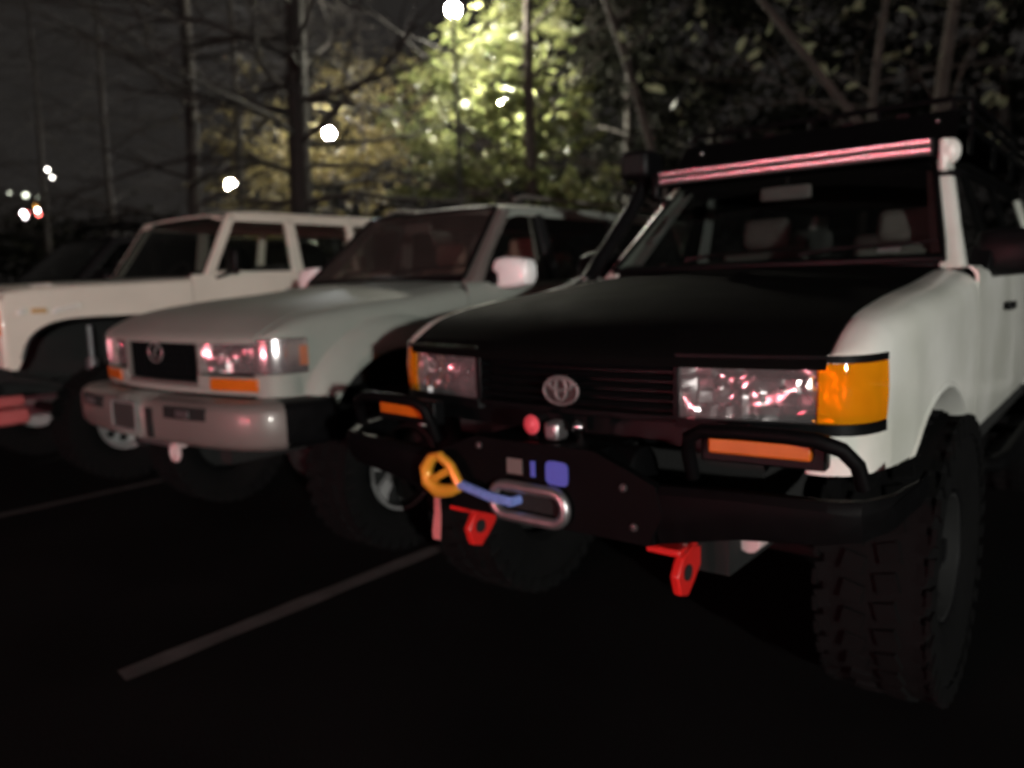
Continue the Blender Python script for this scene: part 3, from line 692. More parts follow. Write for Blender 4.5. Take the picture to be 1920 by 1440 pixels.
# snorkel
sn = MB().tube([(-.80, .28, 1.20), (-.86, .32, 1.24), (-.865, .50, 1.27), (-.85, .66, 1.33), (-.835, .74, 1.42), (-.80, .98, 1.66), (-.785, 1.10, 1.80), (-.785, 1.12, 1.86)], [.05, .05, .045, .042, .040, .040, .042, .045], 12)
sno = nobj('snorkel', sn, trim_b)
nobj('intake_head', MB().box((-.785, 1.10, 1.925), (.17, .20, .15)), trim_b, sno, bevel=.03)
nobj('intake_slot', MB().box((-.785, .998, 1.925), (.11, .008, .09)), under, sno)
nobj('windscreen_tag', MB().box((.50, .84, 1.425), (.085, .004, .032), Matrix.Rotation(math.radians(-46), 3, 'X')), paper)
for x in (-.18,): nobj('dash_mat', MB().box((-.30, .82, 1.375), (.42, .16, .05)), inter_g, bevel=.02)

# ---- the silver-green car behind it
mid = wagon('offroad_wagon', 'silver green off-road wagon with bright door mirrors and flared wheel arches', -3.79, 2.68,
            dict(paint=silver_p, R=.42, tw=.28, track=.80, lex=True, screen=screen_d, inter=inter_t, itrim=mat('dim_grey_trim', (.20, .17, .16), .7, var=.12, scale=12), flare=True, flarem=silver_p, arch=.50, arch_z=.54, bpillar=black_p, mirrorm=mat('mirror_highlight_white', (.92, .90, .90), .35, metal=.0, var=.04, coat=.6), mirror_dx=-.05, strip=pewter_p, roof=silver_p, pillarm=pewter_p, tintfront=False, rim=.215))  # mirror shells painted white in place of a chrome highlight
bb = MB(); caps_ = []
def bplan(s):
    return [(0, -.935), (.2, -.93), (.4, -.915), (.6, -.885), (.75, -.845), (.86, -.78), (.915, -.69), (.935, -.58), (.94, -.44)][s]
for sx in (-1, 1):
    P = []
    for k in range(9):
        x, y = bplan(k); n = Vector((0, -1, 0)) if k < 4 else Vector((sx*min(1, (k-3)*.28), -max(0, 1-(k-3)*.25), 0)).normalized()
        col = []
        for z, d in ((.635, -.045), (.648, -.012), (.67, 0), (.74, .004), (.80, .002), (.828, -.008), (.842, -.03), (.850, -.10), (.852, -.16)):
            col.append(Vector((sx*x, y, z))+n*d)
        P.append(col)
    caps_.append(P[6:]); bb.slab(P[:7], (0, .01, -.004))
bmp = obj('front_bumper', bb, pewter_p, mid)
for P in caps_: obj('bumper_end', MB().slab(P, (0, .01, -.004)), trim_b, bmp)
for sx in (-1, 1):
    sl = [(x, -.945+.07*(x/.7)**2) for x in frange(.31, .60, 5)]
    obj('fog_lamp_slot', MB().slab([[Vector((sx*x, y, z)) for z in (.765, .822)] for x, y in sl], (0, .02, 0)), under, bmp, bevel=.004)
    obj('fog_lamp', MB().box((sx*.46, -.918, .793), (.10, .01, .03)), alum, bmp)
obj('centre_slot', MB().box((.19, -.938, .735), (.05, .012, .14)), under, bmp)
pf = MB(); c = Vector((-.02, -.958, .755))
for dx, dz, w, h in ((0, .068, .26, .016), (0, -.068, .26, .016), (-.122, 0, .016, .12), (.122, 0, .016, .12)): pf.box(c+Vector((dx, 0, dz)), (w, .012, h))
plf = obj('plate_frame', pf, mat('grey_plastic', (.16, .155, .15), .5), bmp, bevel=.003)
obj('plate', MB().box(c+Vector((0, .006, 0)), (.232, .004, .124)), mat('dark_plate', (.035, .035, .034), .5), plf)
obj('tow_eye', MB().loop([Vector((.26+.03*math.cos(a), -.86, .585+.035*math.sin(a))) for a in frange(0, 2*PI, 14)[:-1]], .014, 8).box((.26, -.84, .62), (.05, .05, .03)), mat('pale_tow_eye', (.55, .40, .40), .5), bmp)
obj('skid_plate', MB().box((.05, -.80, .612), (.34, .10, .03)), alum, bmp, bevel=.01)
for sx in (-1, 1):
    obj('rack_rail', MB().tube([(sx*.60, 1.35, 1.865), (sx*.60, 1.45, 1.895), (sx*.60, 3.4, 1.895), (sx*.60, 3.5, 1.865)], .012, 8), pewter_p, mid)

# ---- the white square-bodied wagon
def square_wagon(X, Y):
    car = thing('square_wagon', 'cream white square-bodied wagon on a tall suspension with thin window pillars', 'car', (X, Y, 0), 0, 'off-road wagons parked in the car park')
    H = .845; zbelt = 1.475; AR, AZ = .62, .56
    def zb(y):
        b = .80
        for yc in (-.02, 2.73):
            d = abs(y-yc)
            if d < AR: b = max(b, AZ+(AR**4-d**4)**.25)
        return b
    def sx_(z): return H-.02*max(0, (z-1.2)/.3)**2-(.05*((.95-z)/.2)**2 if z < .95 else 0)
    ztop = lambda y: interp([(-.70, 1.375), (-.5, 1.405), (.2, 1.43), (.75, 1.45), (3.9, 1.475)], y)
    def patch(y0, y1, n, sx, top=None, mn=None):
        P = []
        ys = frange(y0, y1, n)
        for y in ys:
            zlo = zb(y)
            if mn: zlo = max(zlo, mn)
            zhi = (top or ztop(y)-.03); col = [Vector((sx*sx_(lerp(zlo, zhi, k/10)), y, lerp(zlo, zhi, k/10))) for k in range(11)]
            if not top:
                for t in frange(0, 1, 6)[1:]:
                    a = t*PI/2; col.append(Vector((sx*(sx_(zhi)-.06*(1-math.cos(a))), y, zhi+.03*math.sin(a))))
                col.append(Vector((sx*.70, y, ztop(y)+.002)))
            P.append(col)
        return P
    gxx = lambda z: lerp(.825, .715, (z-zbelt)/(1.96-zbelt))
    for sx in (-1, 1):
        iw = (-.012*sx, 0, 0)
        wg = obj('front_wing', MB().slab(patch(-.69, .62, 60, sx, mn=.86), iw), cream_p, car)
        obj('arch_lip', MB().tube([(sx*(sx_(zb(y))+.004), y, max(.86, zb(y))) for y in frange(-.62, .59, 40)], .012, 6), black_p, car)
        d = obj('front_door', MB().slab(patch(.628, 1.55, 10, sx, top=zbelt), iw), cream_p, car)
        obj('handle', MB().box((sx*(H+.012), 1.42, 1.30), (.022, .14, .035)), chrome, d, bevel=.006)
        obj('rear_door', MB().slab(patch(1.558, 2.30, 24, sx, top=zbelt), iw), cream_p, car)
        obj('rear_wing', MB().slab(patch(2.308, 3.85, 44, sx, top=zbelt), iw), cream_p, car)
        obj('sill', MB().box((sx*.79, 1.38, .80), (.08, 1.5, .09)), cream_p, car, bevel=.02)
        def pil(nm, poly, th=.05): obj(nm, MB().prism(poly, lambda y, z: (sx*gxx(z), y, z), (-th*sx, 0, 0)), cream_p, car, bevel=.008)
        pil('windscreen_pillar', [(.73, 1.445), (.82, 1.455), (1.13, 1.965), (1.05, 1.965)], .055)
        pil('door_pillar', [(1.58, 1.465), (1.70, 1.465), (1.69, 1.96), (1.60, 1.96)])
        pil('door_pillar', [(2.27, 1.465), (2.35, 1.465), (2.35, 1.96), (2.28, 1.96)])
        pil('rear_pillar', [(3.45, 1.465), (3.82, 1.465), (3.66, 1.96), (3.42, 1.96)])
        pil('roof_rail', [(1.03, 1.915), (3.68, 1.915), (3.66, 1.982), (1.065, 1.982)], .06)
        pil('door_top', [(.77, 1.455), (2.3, 1.465), (2.3, 1.50), (.795, 1.50)], .03)
        for nm, poly in (('front_side_window', [(.81, 1.49), (1.59, 1.49), (1.605, 1.925), (1.09, 1.925)]), ('rear_side_window', [(1.69, 1.49), (2.28, 1.49), (2.28, 1.925), (1.68, 1.925)]), ('quarter_window', [(2.34, 1.49), (3.46, 1.49), (3.43, 1.925), (2.34, 1.925)])):
            obj(nm, MB().prism(poly, lambda y, z: (sx*(gxx(z)-.016), y, z), (-.004*sx, 0, 0)), sideg, car, smooth=0)
        obj('drip_gutter', MB().tube([(sx*.715, 1.06, 1.970), (sx*.735, 1.3, 1.987), (sx*.735, 3.5, 1.987)], .010, 6), cream_p, car)
        mi = obj('door_mirror', MB().box((sx*.98, .90, 1.575), (.13, .05, .19)), trim_b, car, bevel=.02)
        obj('mirror_arm', MB().tube([(sx*.82, .84, 1.45), (sx*.93, .86, 1.475), (sx*.97, .90, 1.50)], .014, 8), trim_b, mi)
        obj('side_marker', MB().box((sx*(sx_(1.24)+.004), -.49, 1.245), (.014, .095, .034)), mat('faded_amber', (.55, .36, .16), .4), wg, bevel=.004)
        for k, (yy, l, zz) in enumerate(((-.60, .05, 1.243), (-.385, .05, 1.24), (-.345, .02, 1.252), (-.31, .02, 1.256), (-.275, .02, 1.262), (-.24, .02, 1.27))):
            obj('chrome_badge', MB().box((sx*(sx_(1.25)+.006), yy, zz), (.012, l, .028), Matrix.Rotation(.5*sx, 3, 'X')), mat('glint_chrome', (.9, .89, .86), .4, metal=.4, var=.05), wg, bevel=.002)  # badge metal whitened so the pieces read as glints
        obj('corner_lamp', MB().box((sx*.79, -.725, 1.17), (.085, .075, .17)), amber_d, car, bevel=.012)
        obj('headlamp', MB().lathe([(0, .0), (-.02, .05), (-.008, .095), (.01, .10), (.05, .10)], (sx*.60, -.725, 1.17), 1, 24), refl, car)
        obj('corner_panel', MB().box((sx*.76, -.695, 1.10), (.16, .06, .46)), cream_p, car, bevel=.02)
        for yy in (-.10, .16):
            ss = obj('shock_absorber', MB().tube([(sx*.66, yy, .72), (sx*.66, yy, .88)], .042, 12).tube([(sx*.66, yy, .88), (sx*.66, yy, 1.12)], .020, 8), mat('grey_damper', (.10, .10, .105), .45, metal=.3), car)
        obj('leaf_spring', MB().tube([(sx*.58, -.62, .80), (sx*.58, -.3, .70), (sx*.58, 0, .66), (sx*.58, .35, .70), (sx*.58, .6, .80)], .03, 8), under, car)
        for yy in (0., 2.73): wheel(car, .775, yy, .42, .30, .20, sx, alloy, 'steel')
    P = [[Vector((x, lerp(-.70, .68, v), ztop(lerp(-.70, .68, v))+.022*(1-(x/.70)**2)+.004-(.02 if v == 0 else 0))) for v in frange(0, 1, 16)] for x in frange(-.698, .698, 12)]
    obj('bonnet', MB().slab(P, (0, 0, -.025)), cream_p, car)
    obj('cowl', MB().slab([[Vector((x, y, z)) for y, z in ((.685, 1.455), (.80, 1.475))] for x in (-.76, 0, .76)], (0, 0, -.03)), cream_p, car)
    P = [[Vector((x*(gxx(lerp(1.47, 1.96, t))-.05), lerp(.745, 1.055, t)-.03*(1-x*x), lerp(1.465, 1.955, t))) for t in frange(0, 1, 4)] for x in frange(-1, 1, 8)]
    obj('windscreen', MB().slab(P, (0, .005, 0)), screen, car)
    edge = [P[i][0] for i in range(9)]+[P[8][j] for j in range(1, 5)]+[P[i][4] for i in range(7, -1, -1)]+[P[0][j] for j in range(3, 0, -1)]
    obj('windscreen_seal', MB().tube(edge+[edge[0]], .014, 6), trim_b, car)
    P = [[Vector((x, lerp(1.03, 3.68, v), 2.03-.06*(x/.72)**4-.045*(1-min(1, v*7))**2-.04*max(0, (v-.9)/.1)**2)) for v in frange(0, 1, 18)] for x in frange(-.72, .72, 14)]
    obj('roof', MB().slab(P, (0, 0, -.025)), cream_p, car)
    g = obj('grille', MB().box((0, -.70, 1.17), (1.36, .04, .25)), trim_b, car, bevel=.01)
    for k in range(5): obj('grille_bar', MB().box((0, -.724, 1.09+k*.04), (.92, .012, .012)), chrome, g)
    bm = MB().box((0, -.92, .72), (1.78, .055, .075)).box((0, -.92, .63), (1.78, .06, .085))
    b = obj('front_bumper', bm, chrome, car, bevel=.018)
    obj('bumper_groove', MB().box((0, -.915, .677), (1.77, .04, .016)), under, b)
    for sx in (-1, 1):
        for zc, hh, ln in ((.665, .075, .30), (.565, .105, .34)): obj('bumper_end', MB().box((sx*.895, -.80, zc), (.06, ln, hh)), mat('red_reflection_cap', (.5, .12, .12), .35, metal=.2), b, bevel=.022)  # chrome ends coloured red to carry the reflection of the tail lamps
    obj('tailgate', MB().box((0, 3.84, 1.15), (1.60, .04, .66)), cream_p, car, bevel=.01)
    obj('rear_window', MB().slab([[Vector((x, lerp(3.82, 3.66, t), lerp(1.48, 1.93, t))) for t in (0, 1)] for x in (-.65, .65)], (0, -.005, 0)), tinted, car)
    ch = MB(); ch.box((0, -.02, 1.0), (.95, 1.30, .5)); ch.box((0, 2.2, .80), (1.5, 3.1, .12)); ch.box((0, 1.6, .68), (.8, 4.4, .10))
    for sx in (-1, 1): ch.box((sx*.60, .62, 1.05), (.42, .04, .52)); ch.box((sx*.62, 0, 1.27), (.36, 1.1, .04))
    obj('chassis', ch, under, car)
    for yy in (0, 2.73): obj('axle', MB().tube([(-.7, yy, .42), (.7, yy, .42)], .045, 10), under, car); obj('differential', MB().ball((.1, yy, .42), .14), under, car)
    obj('dashboard', MB().box((0, .92, 1.40), (1.44, .30, .20)), inter_b, car, bevel=.04)
    sw = MB(); c = Vector((-.36, 1.12, 1.44)); Rm = Matrix.Rotation(math.radians(-30), 3, 'X')
    sw.loop([c+Rm @ Vector((.2*math.cos(a), 0, .2*math.sin(a))) for a in frange(0, 2*PI, 24)[:-1]], .013, 8)
    for a in (0, PI, -PI/2): sw.tube([c, c+Rm @ Vector((.19*math.cos(a), 0, .19*math.sin(a)))], .012, 6)
    sw.tube([c, c+Vector((0, -.25, -.12))], .025, 8); obj('steering_wheel', sw, inter_b, car)
    for x in (-.36, .36):
        so = obj('seat', MB().box((x, 1.35, 1.08), (.5, .5, .14)).box((x, 1.62, 1.32), (.48, .13, .50), Matrix.Rotation(math.radians(-12), 3, 'X')), inter_b, car, bevel=.05)
    return car
sq = square_wagon(-6.60, 2.60)

# ---- dark wagon at the far left, and the one parked across the aisle with its lamps on
dk = wagon('offroad_wagon', 'black off-road wagon with a flat roof rack beyond the cream wagon', -9.45, 2.75,
           dict(paint=black_p, R=.42, tw=.28, inter=inter_b, bpillar=black_p, arch=.50, tintfront=True))
obj('front_bumper', MB().box((0, -.88, .74), (1.80, .16, .20)), powder, dk, bevel=.04); dk.scale = (1.08, 1.08, 1.08)
rk = MB()
for z in (1.985, 2.04):
    rk.tube([(-.6, 1.35, z), (.6, 1.35, z), (.66, 1.42, z), (.66, 3.5, z), (.6, 3.58, z), (-.6, 3.58, z), (-.66, 3.5, z), (-.66, 1.42, z), (-.6, 1.35, z)], .014, 8)
rko = obj('roof_rack', rk, powder, dk)
for k in range(10): obj('rack_slat', MB().box((0, 1.45+k*.22, 1.985), (1.3, .07, .018)), powder, rko)
for y in (1.5, 2.5, 3.4):
    for sx in (-1, 1): obj('rack_post', MB().tube([(sx*.66, y, 1.82), (sx*.66, y, 2.04)], .012, 6), powder, rko)
opp = wagon('offroad_wagon', 'dark parked wagon across the aisle with red tail lamps and reversing lamps lit', -2.1, -10.4,
            dict(paint=black_p, R=.42, tw=.28, inter=inter_b, bpillar=black_p, arch=.50, tintfront=True, lit=True))
obj('front_bumper', MB().box((0, -.88, .74), (1.80, .16, .20)), powder, opp, bevel=.04)

# ------------------------------------------------------------------ street lamps
def post_lamp(p, label, gm, r=.2, light=None):
    t = thing('street_lamp', label, 'street lamp', (p.x, p.y, 0), 0, 'street lamps round the car park')
    h = p.z
    obj('pole', MB().lathe([(0, .11), (.25, .10), (.3, .06), (h-r-.1, .045), (h-r-.06, .07), (h-r+.02, .075), (h-r+.03, 0)], (0, 0, 0), 2, 16), pole_m, t)
    obj('globe', MB().ball((0, 0, h), r, 20, 12), gm, t)
    obj('cap', MB().lathe([(h+r*.85, .09), (h+r*1.0, .07), (h+r*1.15, .02), (h+r*1.15, 0)], (0, 0, 0), 2, 14), pole_m, t)
    if light:
        ld = bpy.data.lights.new('lamp_light', 'POINT'); ld.energy = light[0]; ld.color = light[1]; ld.shadow_soft_size = r*1.05
        lo = bpy.data.objects.new('lamp_light', ld); COL.objects.link(lo); lo.parent = t; lo.location = (0, 0, h)
    return t
post_lamp(spot(850, 18, 16.8), 'highest bright globe lamp among the broad green leaves', globe_m, .15)
post_lamp(spot(617, 250, 25), 'white globe lamp just right of the thick bare tree trunk', globe_w, .17)
post_lamp(spot(432, 347, 33.5), 'low yellow-white globe lamp between the two bare tree trunks', globe_y, .21)
post_lamp(Vector((12.2, -7.3, 2.5)), 'short globe lamp on the right side of the car park, beyond the frame', mat('bright_lit_globe', (.9, .9, .9), .3, emit=(1., 1., .93), es=165.), .2)
post_lamp(spot(945, 195, 19.7), 'unseen globe lamp added among the broad green leaves to light them', mat('added_leaf_globe', (.9, .9, .85), .3, emit=(1., .96, .78), es=100.), .17)  # guessed lamp, added to brighten the leaves from inside the crown

# ------------------------------------------------------------------ trees
def limb(mb, p, d, L, r, depth, rg, spread=.7, droop=0., seg=5, tips=None):
    pts = [p]; rs = [r]; q = p.copy(); dd = d.normalized()
    for k in range(seg):
        dd = (dd+Vector((rg.gauss(0, .12), rg.gauss(0, .12), rg.gauss(0, .10)-droop))).normalized()
        q = q+dd*(L/seg); pts.append(q.copy()); rs.append(max(.004, r*(1-.75*(k+1)/seg)))
    mb.tube(pts, rs, 6 if r > .03 else 4, caps=False)
    if tips is not None: tips.append(pts[-1])
    if depth > 0:
        for k in range(5 if depth > 1 else 5):
            i = rg.randint(1, seg); a = (pts[i]-pts[i-1]).normalized()
            nd = (a+Vector((rg.gauss(0, spread), rg.gauss(0, spread), rg.gauss(0, spread*.6)))).normalized()
            limb(mb, pts[i], nd, L*rg.uniform(.4, .65), rs[i]*.6, depth-1, rg, spread, droop, 4, tips)
def bare_tree(base, top_dir, h, r, label, m, seed, n=14, z0=3., blen=3., up_=.15, depth=2):
    rg = random.Random(seed); t = thing('bare_tree', label, 'tree', (base.x, base.y, 0), 0, 'bare trees behind the car park')
    tr = MB(); pts = []; rs = []
    for k in range(13):
        f = k/12; pts.append(Vector((top_dir.x*f*h+.05*math.sin(f*7+seed), top_dir.y*f*h+.05*math.cos(f*6+seed), f*h))); rs.append(r*(1.25 if k == 0 else 1)*(1-.55*f))
    tr.tube(pts, rs, 12); obj('trunk', tr, m, t)
    cr = MB()
    for k in range(n):
        f = rg.uniform(z0/h, .98); p = Vector(pts[int(f*12)]).lerp(pts[min(12, int(f*12)+1)], f*12-int(f*12))
        a = rg.uniform(0, 2*PI); limb(cr, p, Vector((math.cos(a), math.sin(a), up_+rg.uniform(-.1, .35))), blen*rg.uniform(.6, 1.2), r*.30*(1-.5*f), depth, rg, .55, .02)
    c = obj('crown', cr, m, t, smooth=0, weld=False); return t
def leaves(mb, c, n, rad, rg, size=(.10, .2), clumps=18, shape=1., crad=.3):
    """leaf-sized faces gathered in clumps through an uneven crown"""
    cl = []
    while len(cl) < clumps:
        p = Vector((rg.uniform(-1, 1), rg.uniform(-1, 1), rg.uniform(-1, 1)))
        if p.length < 1: cl.append((Vector((p.x*rad[0], p.y*rad[1], p.z*rad[2])), rg.uniform(.6, 1.3)))
    for k in range(n):
        b, w = cl[rg.randrange(len(cl))]
        q = b+Vector((rg.gauss(0, 1)*rad[0], rg.gauss(0, 1)*rad[1], rg.gauss(0, .7)*rad[2]))*crad*w*.6
        l = rg.uniform(*size); w_ = l*rg.uniform(.32, .45)
        a = Vector((rg.gauss(0, 1), rg.gauss(0, 1), rg.gauss(-.1, .6))).normalized(); nrm = Vector((rg.gauss(0, .8), rg.gauss(0, .8), rg.gauss(.4, .7))); s_ = a.cross(nrm)
        if s_.length < 1e-3: continue
        s_ = s_.normalized()*w_*.5; up_ = a.cross(s_).normalized()*l*.06; p = c+q
        mb.add([p, p+a*l*.45+s_+up_, p+a*l, p+a*l*.45-s_+up_], [(0, 1, 2, 3)])
def leafy_tree(base, h, r, lean, label, m, bk, crowns, seed, cat='tree', name='broadleaf_tree'):
    rg = random.Random(seed); t = thing(name, label, cat, (base.x, base.y, 0), 0, {'evergreen_tree': 'dark evergreens behind the car park', 'shrub': 'low shrubs behind the car park'}.get(name, 'leafy trees behind the car park'))
    tr = MB(); pts = [Vector((lean[0]*f*h+.06*math.sin(5*f+seed), lean[1]*f*h, f*h)) for f in frange(0, 1, 10)]
    tr.tube(pts, [r*(1-.6*k/10) for k in range(11)], 10)
    for k in range(9):
        f = rg.uniform(.3, .95); i = int(f*10); a = rg.uniform(0, 2*PI); limb(tr, pts[i], Vector((math.cos(a), math.sin(a), .5)), h*.25, r*.4*(1-.6*f), 1, rg)
    obj('trunk', tr, bk, t, weld=False)
    cr = MB()
    for c, rad, n, size, cn in crowns: leaves(cr, Vector(c)-Vector((base.x, base.y, 0)), n, rad, rg, size, cn)
    c = obj('crown', cr, m, t, smooth=0, weld=False); c['kind'] = 'stuff'; return t

b1 = spot(365, 395, 15.5); b1t = spot(340, 0, 15.8)
dv = (b1t-b1)/(b1t.z-b1.z)
bare_tree(b1-dv*b1.z, dv, 13, .15, 'slim dark bare tree trunk left of the thicker one', bark, 4, n=44, z0=2.6, blen=3.6, up_=.1)
b2 = spot(572, 395, 14.2); b2t = spot(548, 0, 14.5)
dv = (b2t-b2)/(b2t.z-b2.z)
bare_tree(b2-dv*b2.z, dv, 13, .235, 'thick bare tree trunk behind the cream wagon with spreading twiggy limbs', bark, 9, n=46, z0=2.8, blen=4.0, up_=.15)
b3 = spot(1000, 372, 17.2)
cr = [(spot(930, 140, 18.3), (1.5, 1.6, 1.5), 720, (.24, .46), 26), (spot(945, 195, 18.9), (.55, .3, .5), 130, (.2, .4), 6), (spot(900, 275, 18.8), (1.5, 1.5, 1.1), 600, (.24, .46), 22), (spot(1040, 230, 18.0), (.8, .9, 1.9), 400, (.24, .44), 18), (spot(1000, 30, 18.8), (1.1, 1.2, 1.0), 330, (.24, .44), 12), (spot(800, 210, 18.9), (1.0, 1.2, 1.6), 330, (.24, .44), 14)]
leafy_tree(Vector((b3.x, b3.y, 0)), 9.5, .17, (.0, .0), 'broad-leaved evergreen tree lit yellow-green by the globe lamp', mag, bark_p, cr, 21)
b4 = spot(690, 390, 24)
cr = [(spot(640, 320, 23), (2.6, 2.0, 1.5), 1500, (.14, .30), 30), (spot(720, 200, 24), (2.0, 2.0, 2.0), 800, (.14, .30), 24), (spot(480, 230, 26.5), (2.6, 2.0, 2.6), 1000, (.14, .30), 24), (spot(500, 360, 25), (2.4, 2., .9), 800, (.14, .28), 16)]
leafy_tree(Vector((b4.x, b4.y, 0)), 8.5, .15, (.0, .0), 'yellow-brown leafy tree behind the thick bare trunk', oak, bark, cr, 33)
b5 = spot(1120, 400, 15)
cr = [(spot(1110, 350, 15), (.8, .8, .45), 800, (.12, .24), 12), (spot(860, 352, 18), (2.0, .9, .5), 1500, (.12, .24), 16)]
leafy_tree(Vector((b5.x, b5.y, 0)), 2.6, .05, (0, 0), 'low green shrub behind the silver wagon roof', mag, bark, cr, 41, 'shrub', 'shrub')
b6 = spot(480, 470, 35)
leafy_tree(Vector((b6.x, b6.y, 0)), 2.6, .05, (0, 0), 'low yellow shrub seen through the side windows of the cream wagon', oak, bark, [(spot(478, 462, 35), (2.0, 1.2, 1.2), 1100, (.22, .45), 14)], 43, 'shrub', 'shrub')
for px, d, sd, lab in ((215, 21, 14, 'thin far bare tree left of the slim dark trunk'), (90, 24, 15, 'thin far bare tree over the far lights at the left'), (455, 20, 16, 'thin far bare tree between the two dark trunks')):
    q = spot(px, 430, d); bare_tree(Vector((q.x, q.y, 0)), Vector((.01, .0, 1)), 13, .09, lab, bark, sd, n=34, z0=2.5, blen=3.6, up_=.2)
# right-hand trees: pale stems with a few large leaves
def stem_tree(foot, top, r, label, seed, n=7, bl=2.2, z0=2.2):
    dv = (top-foot)/(top.z-foot.z); return bare_tree(foot-dv*foot.z, dv, max(6., top.z+3), r, label, bark_p, seed, n=n, z0=z0, blen=bl, up_=.3, depth=1)
t1 = stem_tree(spot(1640, 210, 11), spot(1668, 0, 11.2), .075, 'slender pale stem rising over the middle of the roof rack', 51)
t2 = stem_tree(spot(1768, 200, 12), spot(1790, 0, 12.3), .135, 'pale upright trunk above the right end of the roof rack', 52)
t3 = stem_tree(spot(1590, 200, 10.), spot(1420, 0, 10.8), .07, 'leaning pale trunk slanting up to the left over the roof rack', 53, n=5)
t4 = stem_tree(spot(1225, 300, 13), spot(1130, 0, 14), .085, 'leaning reddish trunk behind the snorkel', 54, n=12, bl=2.6, z0=1.8)
lm = MB().add([(0, 0, 0), (.25, .16, .02), (.5, .19, .03), (.78, .12, .02), (1, 0, -.04), (.78, -.12, .02), (.5, -.19, .03), (.25, -.16, .02), (.5, 0, 0)], [(0, 1, 8, 7), (1, 2, 8), (2, 3, 8), (3, 4, 8), (4, 5, 8), (5, 6, 8), (6, 7, 8)])
leaf_me = None; rg = random.Random(77)
pale = leafmat('pale_large_leaves', (.16, .17, .10), (.26, .265, .18), .4, .4)
clusters = [(t1, 1480, 30, 8, 22, 40, 11), (t1, 1500, 90, 6, 22, 30, 11.5), (t1, 1690, 40, 8, 16, 50, 11), (t2, 1735, 90, 7, 14, 40, 12), (t2, 1860, 60, 12, 20, 70, 11.5), (t2, 1868, 240, 6, 14, 50, 11.5), (t2, 1880, 165, 4, 10, 20, 11.5),
            (t4, 1310, 10, 5, 10, 18, 12), (t4, 1290, 85, 5, 12, 25, 12), (t4, 1300, 165, 4, 8, 20, 12), (t4, 1195, 150, 6, 20, 14, 13), (t4, 1270, 210, 6, 22, 20, 12), (t3, 1420, 105, 5, 14, 20, 10.5), (t3, 1560, 145, 5, 22, 10, 10.5), (t3, 1610, 20, 5, 26, 10, 10.5), (t4, 1180, 60, 6, 26, 40, 13), (t1, 1560, 60, 5, 40, 40, 12), (t2, 1800, 60, 6, 60, 50, 12.5)]
for (t, px, py, n, sx_px, sy_px, d) in clusters:
    for k in range(n):
        p = spot(px+rg.gauss(0, sx_px), py+rg.gauss(0, sy_px), d+rg.uniform(-.4, .4)); s_ = rg.uniform(.13, .27)
        if leaf_me is None: o = obj('leaf', lm, pale, t, weld=False); leaf_me = o.data
        else: o = bpy.data.objects.new('leaf', leaf_me); COL.objects.link(o); o.parent = t
        o.location = p-t.location; o.scale = (s_, s_*1.2, s_); o.rotation_euler = (rg.uniform(-1.2, 1.2), rg.uniform(-.9, .9), rg.uniform(0, 6.3))
# dark evergreens filling the right of the picture
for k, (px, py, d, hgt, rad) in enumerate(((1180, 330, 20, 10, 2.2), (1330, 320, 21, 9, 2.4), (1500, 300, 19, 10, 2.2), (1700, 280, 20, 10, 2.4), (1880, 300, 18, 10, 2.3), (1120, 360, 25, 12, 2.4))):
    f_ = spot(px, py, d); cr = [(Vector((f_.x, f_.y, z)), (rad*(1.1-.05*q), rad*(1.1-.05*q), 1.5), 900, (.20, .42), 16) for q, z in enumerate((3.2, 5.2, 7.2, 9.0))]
    leafy_tree(Vector((f_.x, f_.y, 0)), hgt, .16, (0, 0), ('dark evergreen behind the snorkel', 'dark evergreen behind the left half of the roof rack', 'dark evergreen behind the middle of the roof rack', 'dark evergreen behind the right half of the roof rack', 'dark evergreen beyond the right end of the roof rack', 'tall dark evergreen right of the lit green tree')[k], dim, bark, cr, 60+k, 'tree', 'evergreen_tree')
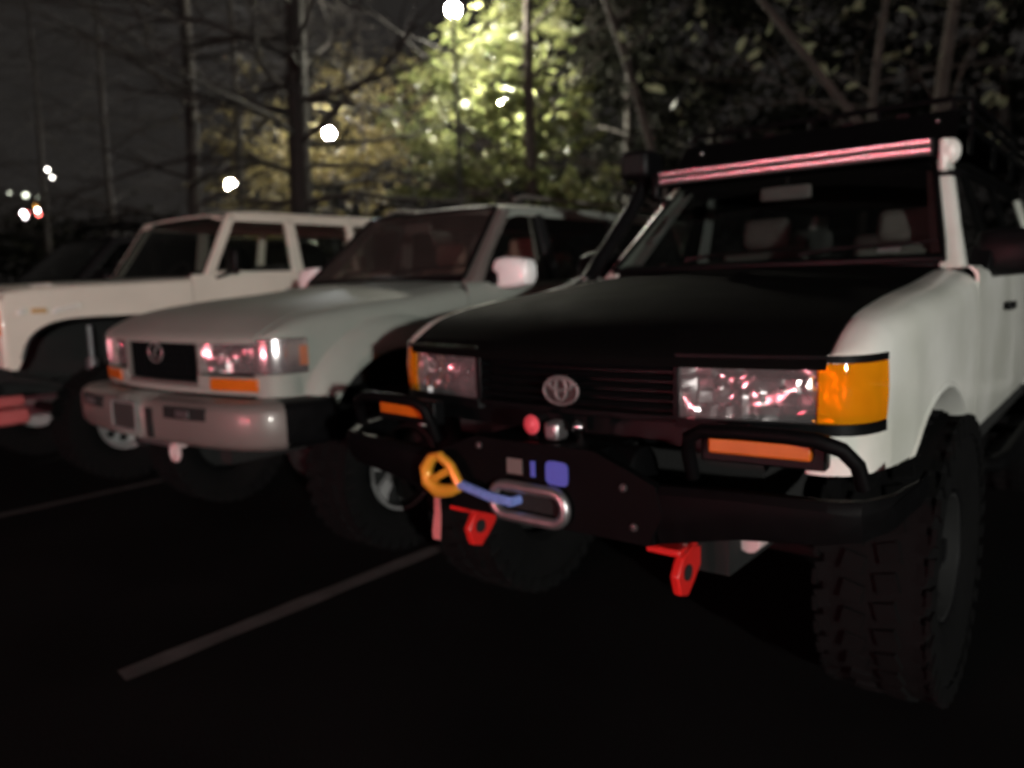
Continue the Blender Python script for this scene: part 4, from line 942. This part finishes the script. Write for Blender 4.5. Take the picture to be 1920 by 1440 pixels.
# far wood, one dark mass
fm = MB(); rg = random.Random(5)
for k in range(70):
    a = math.radians(lerp(-14, 98, k/69)+rg.uniform(-1, 1)); d = rg.uniform(40, 62)      # bearing from +Y towards -X
    c = Vector((-math.sin(a)*d, math.cos(a)*d, rg.uniform(1.5, 3.))); hgt = lerp(9.5, 3.0, max(0, min(1, (math.degrees(a)-18)/45)))
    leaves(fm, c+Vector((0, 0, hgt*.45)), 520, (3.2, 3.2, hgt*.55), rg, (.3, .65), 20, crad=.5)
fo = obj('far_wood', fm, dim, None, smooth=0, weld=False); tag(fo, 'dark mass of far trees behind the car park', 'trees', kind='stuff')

# ------------------------------------------------------------------ far lights at the left
far_w = mat('far_lit_globe', (.9, .9, .85), .3, emit=(1., .96, .85), es=.9); far_d = mat('far_dim_globe', (.8, .8, .7), .3, emit=(.9, .95, .75), es=.22)
for px, py, r, m, lab in ((89, 318, .12, far_w, 'small far white lamp, uppermost of the far lights at the left'), (98, 333, .10, far_w, 'small far white lamp just below the uppermost far light'), (18, 362, .10, far_d, 'dim far lamp nearest the left edge of the picture'), (48, 366, .2, far_d, 'dim greenish far lamp above the glaring signal'), (72, 372, .08, far_d, 'tiny dim far lamp above the smaller signal')):
    post_lamp(spot(px, py, 75), lab, m, r)
red_l = mat('red_signal', (.5, .02, .02), .3, emit=(1., .12, .10), es=.6); org_l = mat('orange_signal', (.5, .2, .02), .3, emit=(1., .45, .08), es=.16); wht_l = mat('white_signal', (.8, .8, .8), .3, emit=(1., .9, .88), es=1.5)
for px, py, lab, kinds in ((44, 403, 'far traffic signal glaring white and red over the black wagon', (('lit_lens', wht_l, .0, 0., .30), ('red_lens', red_l, .24, .16, .16), ('red_lens', red_l, -.26, -.2, .14))), (68, 394, 'smaller far traffic signal of orange, white and red just right of the glaring one', (('amber_lens', org_l, 0., .32, .16), ('lit_lens', wht_l, .10, 0., .11), ('red_lens', red_l, .16, -.30, .15)))):
    p = spot(px, py, 62); t = thing('traffic_signal', lab, 'traffic signal', (p.x, p.y, 0), YAW, 'far traffic signals')
    obj('pole', MB().lathe([(0, .10), (p.z-.6, .07), (p.z+.6, .06), (p.z+.6, 0)], (0, .3, 0), 2, 10), pole_m, t)
    hd = obj('signal_head', MB().box((0, .12, p.z), (.60, .20, 1.15)), trim_b, t, bevel=.03)
    for nm, m, dx, dz, r in kinds: obj(nm, MB().ball((dx, .0, p.z+dz), r, 12, 8, (1, .5, 1)), m, hd)
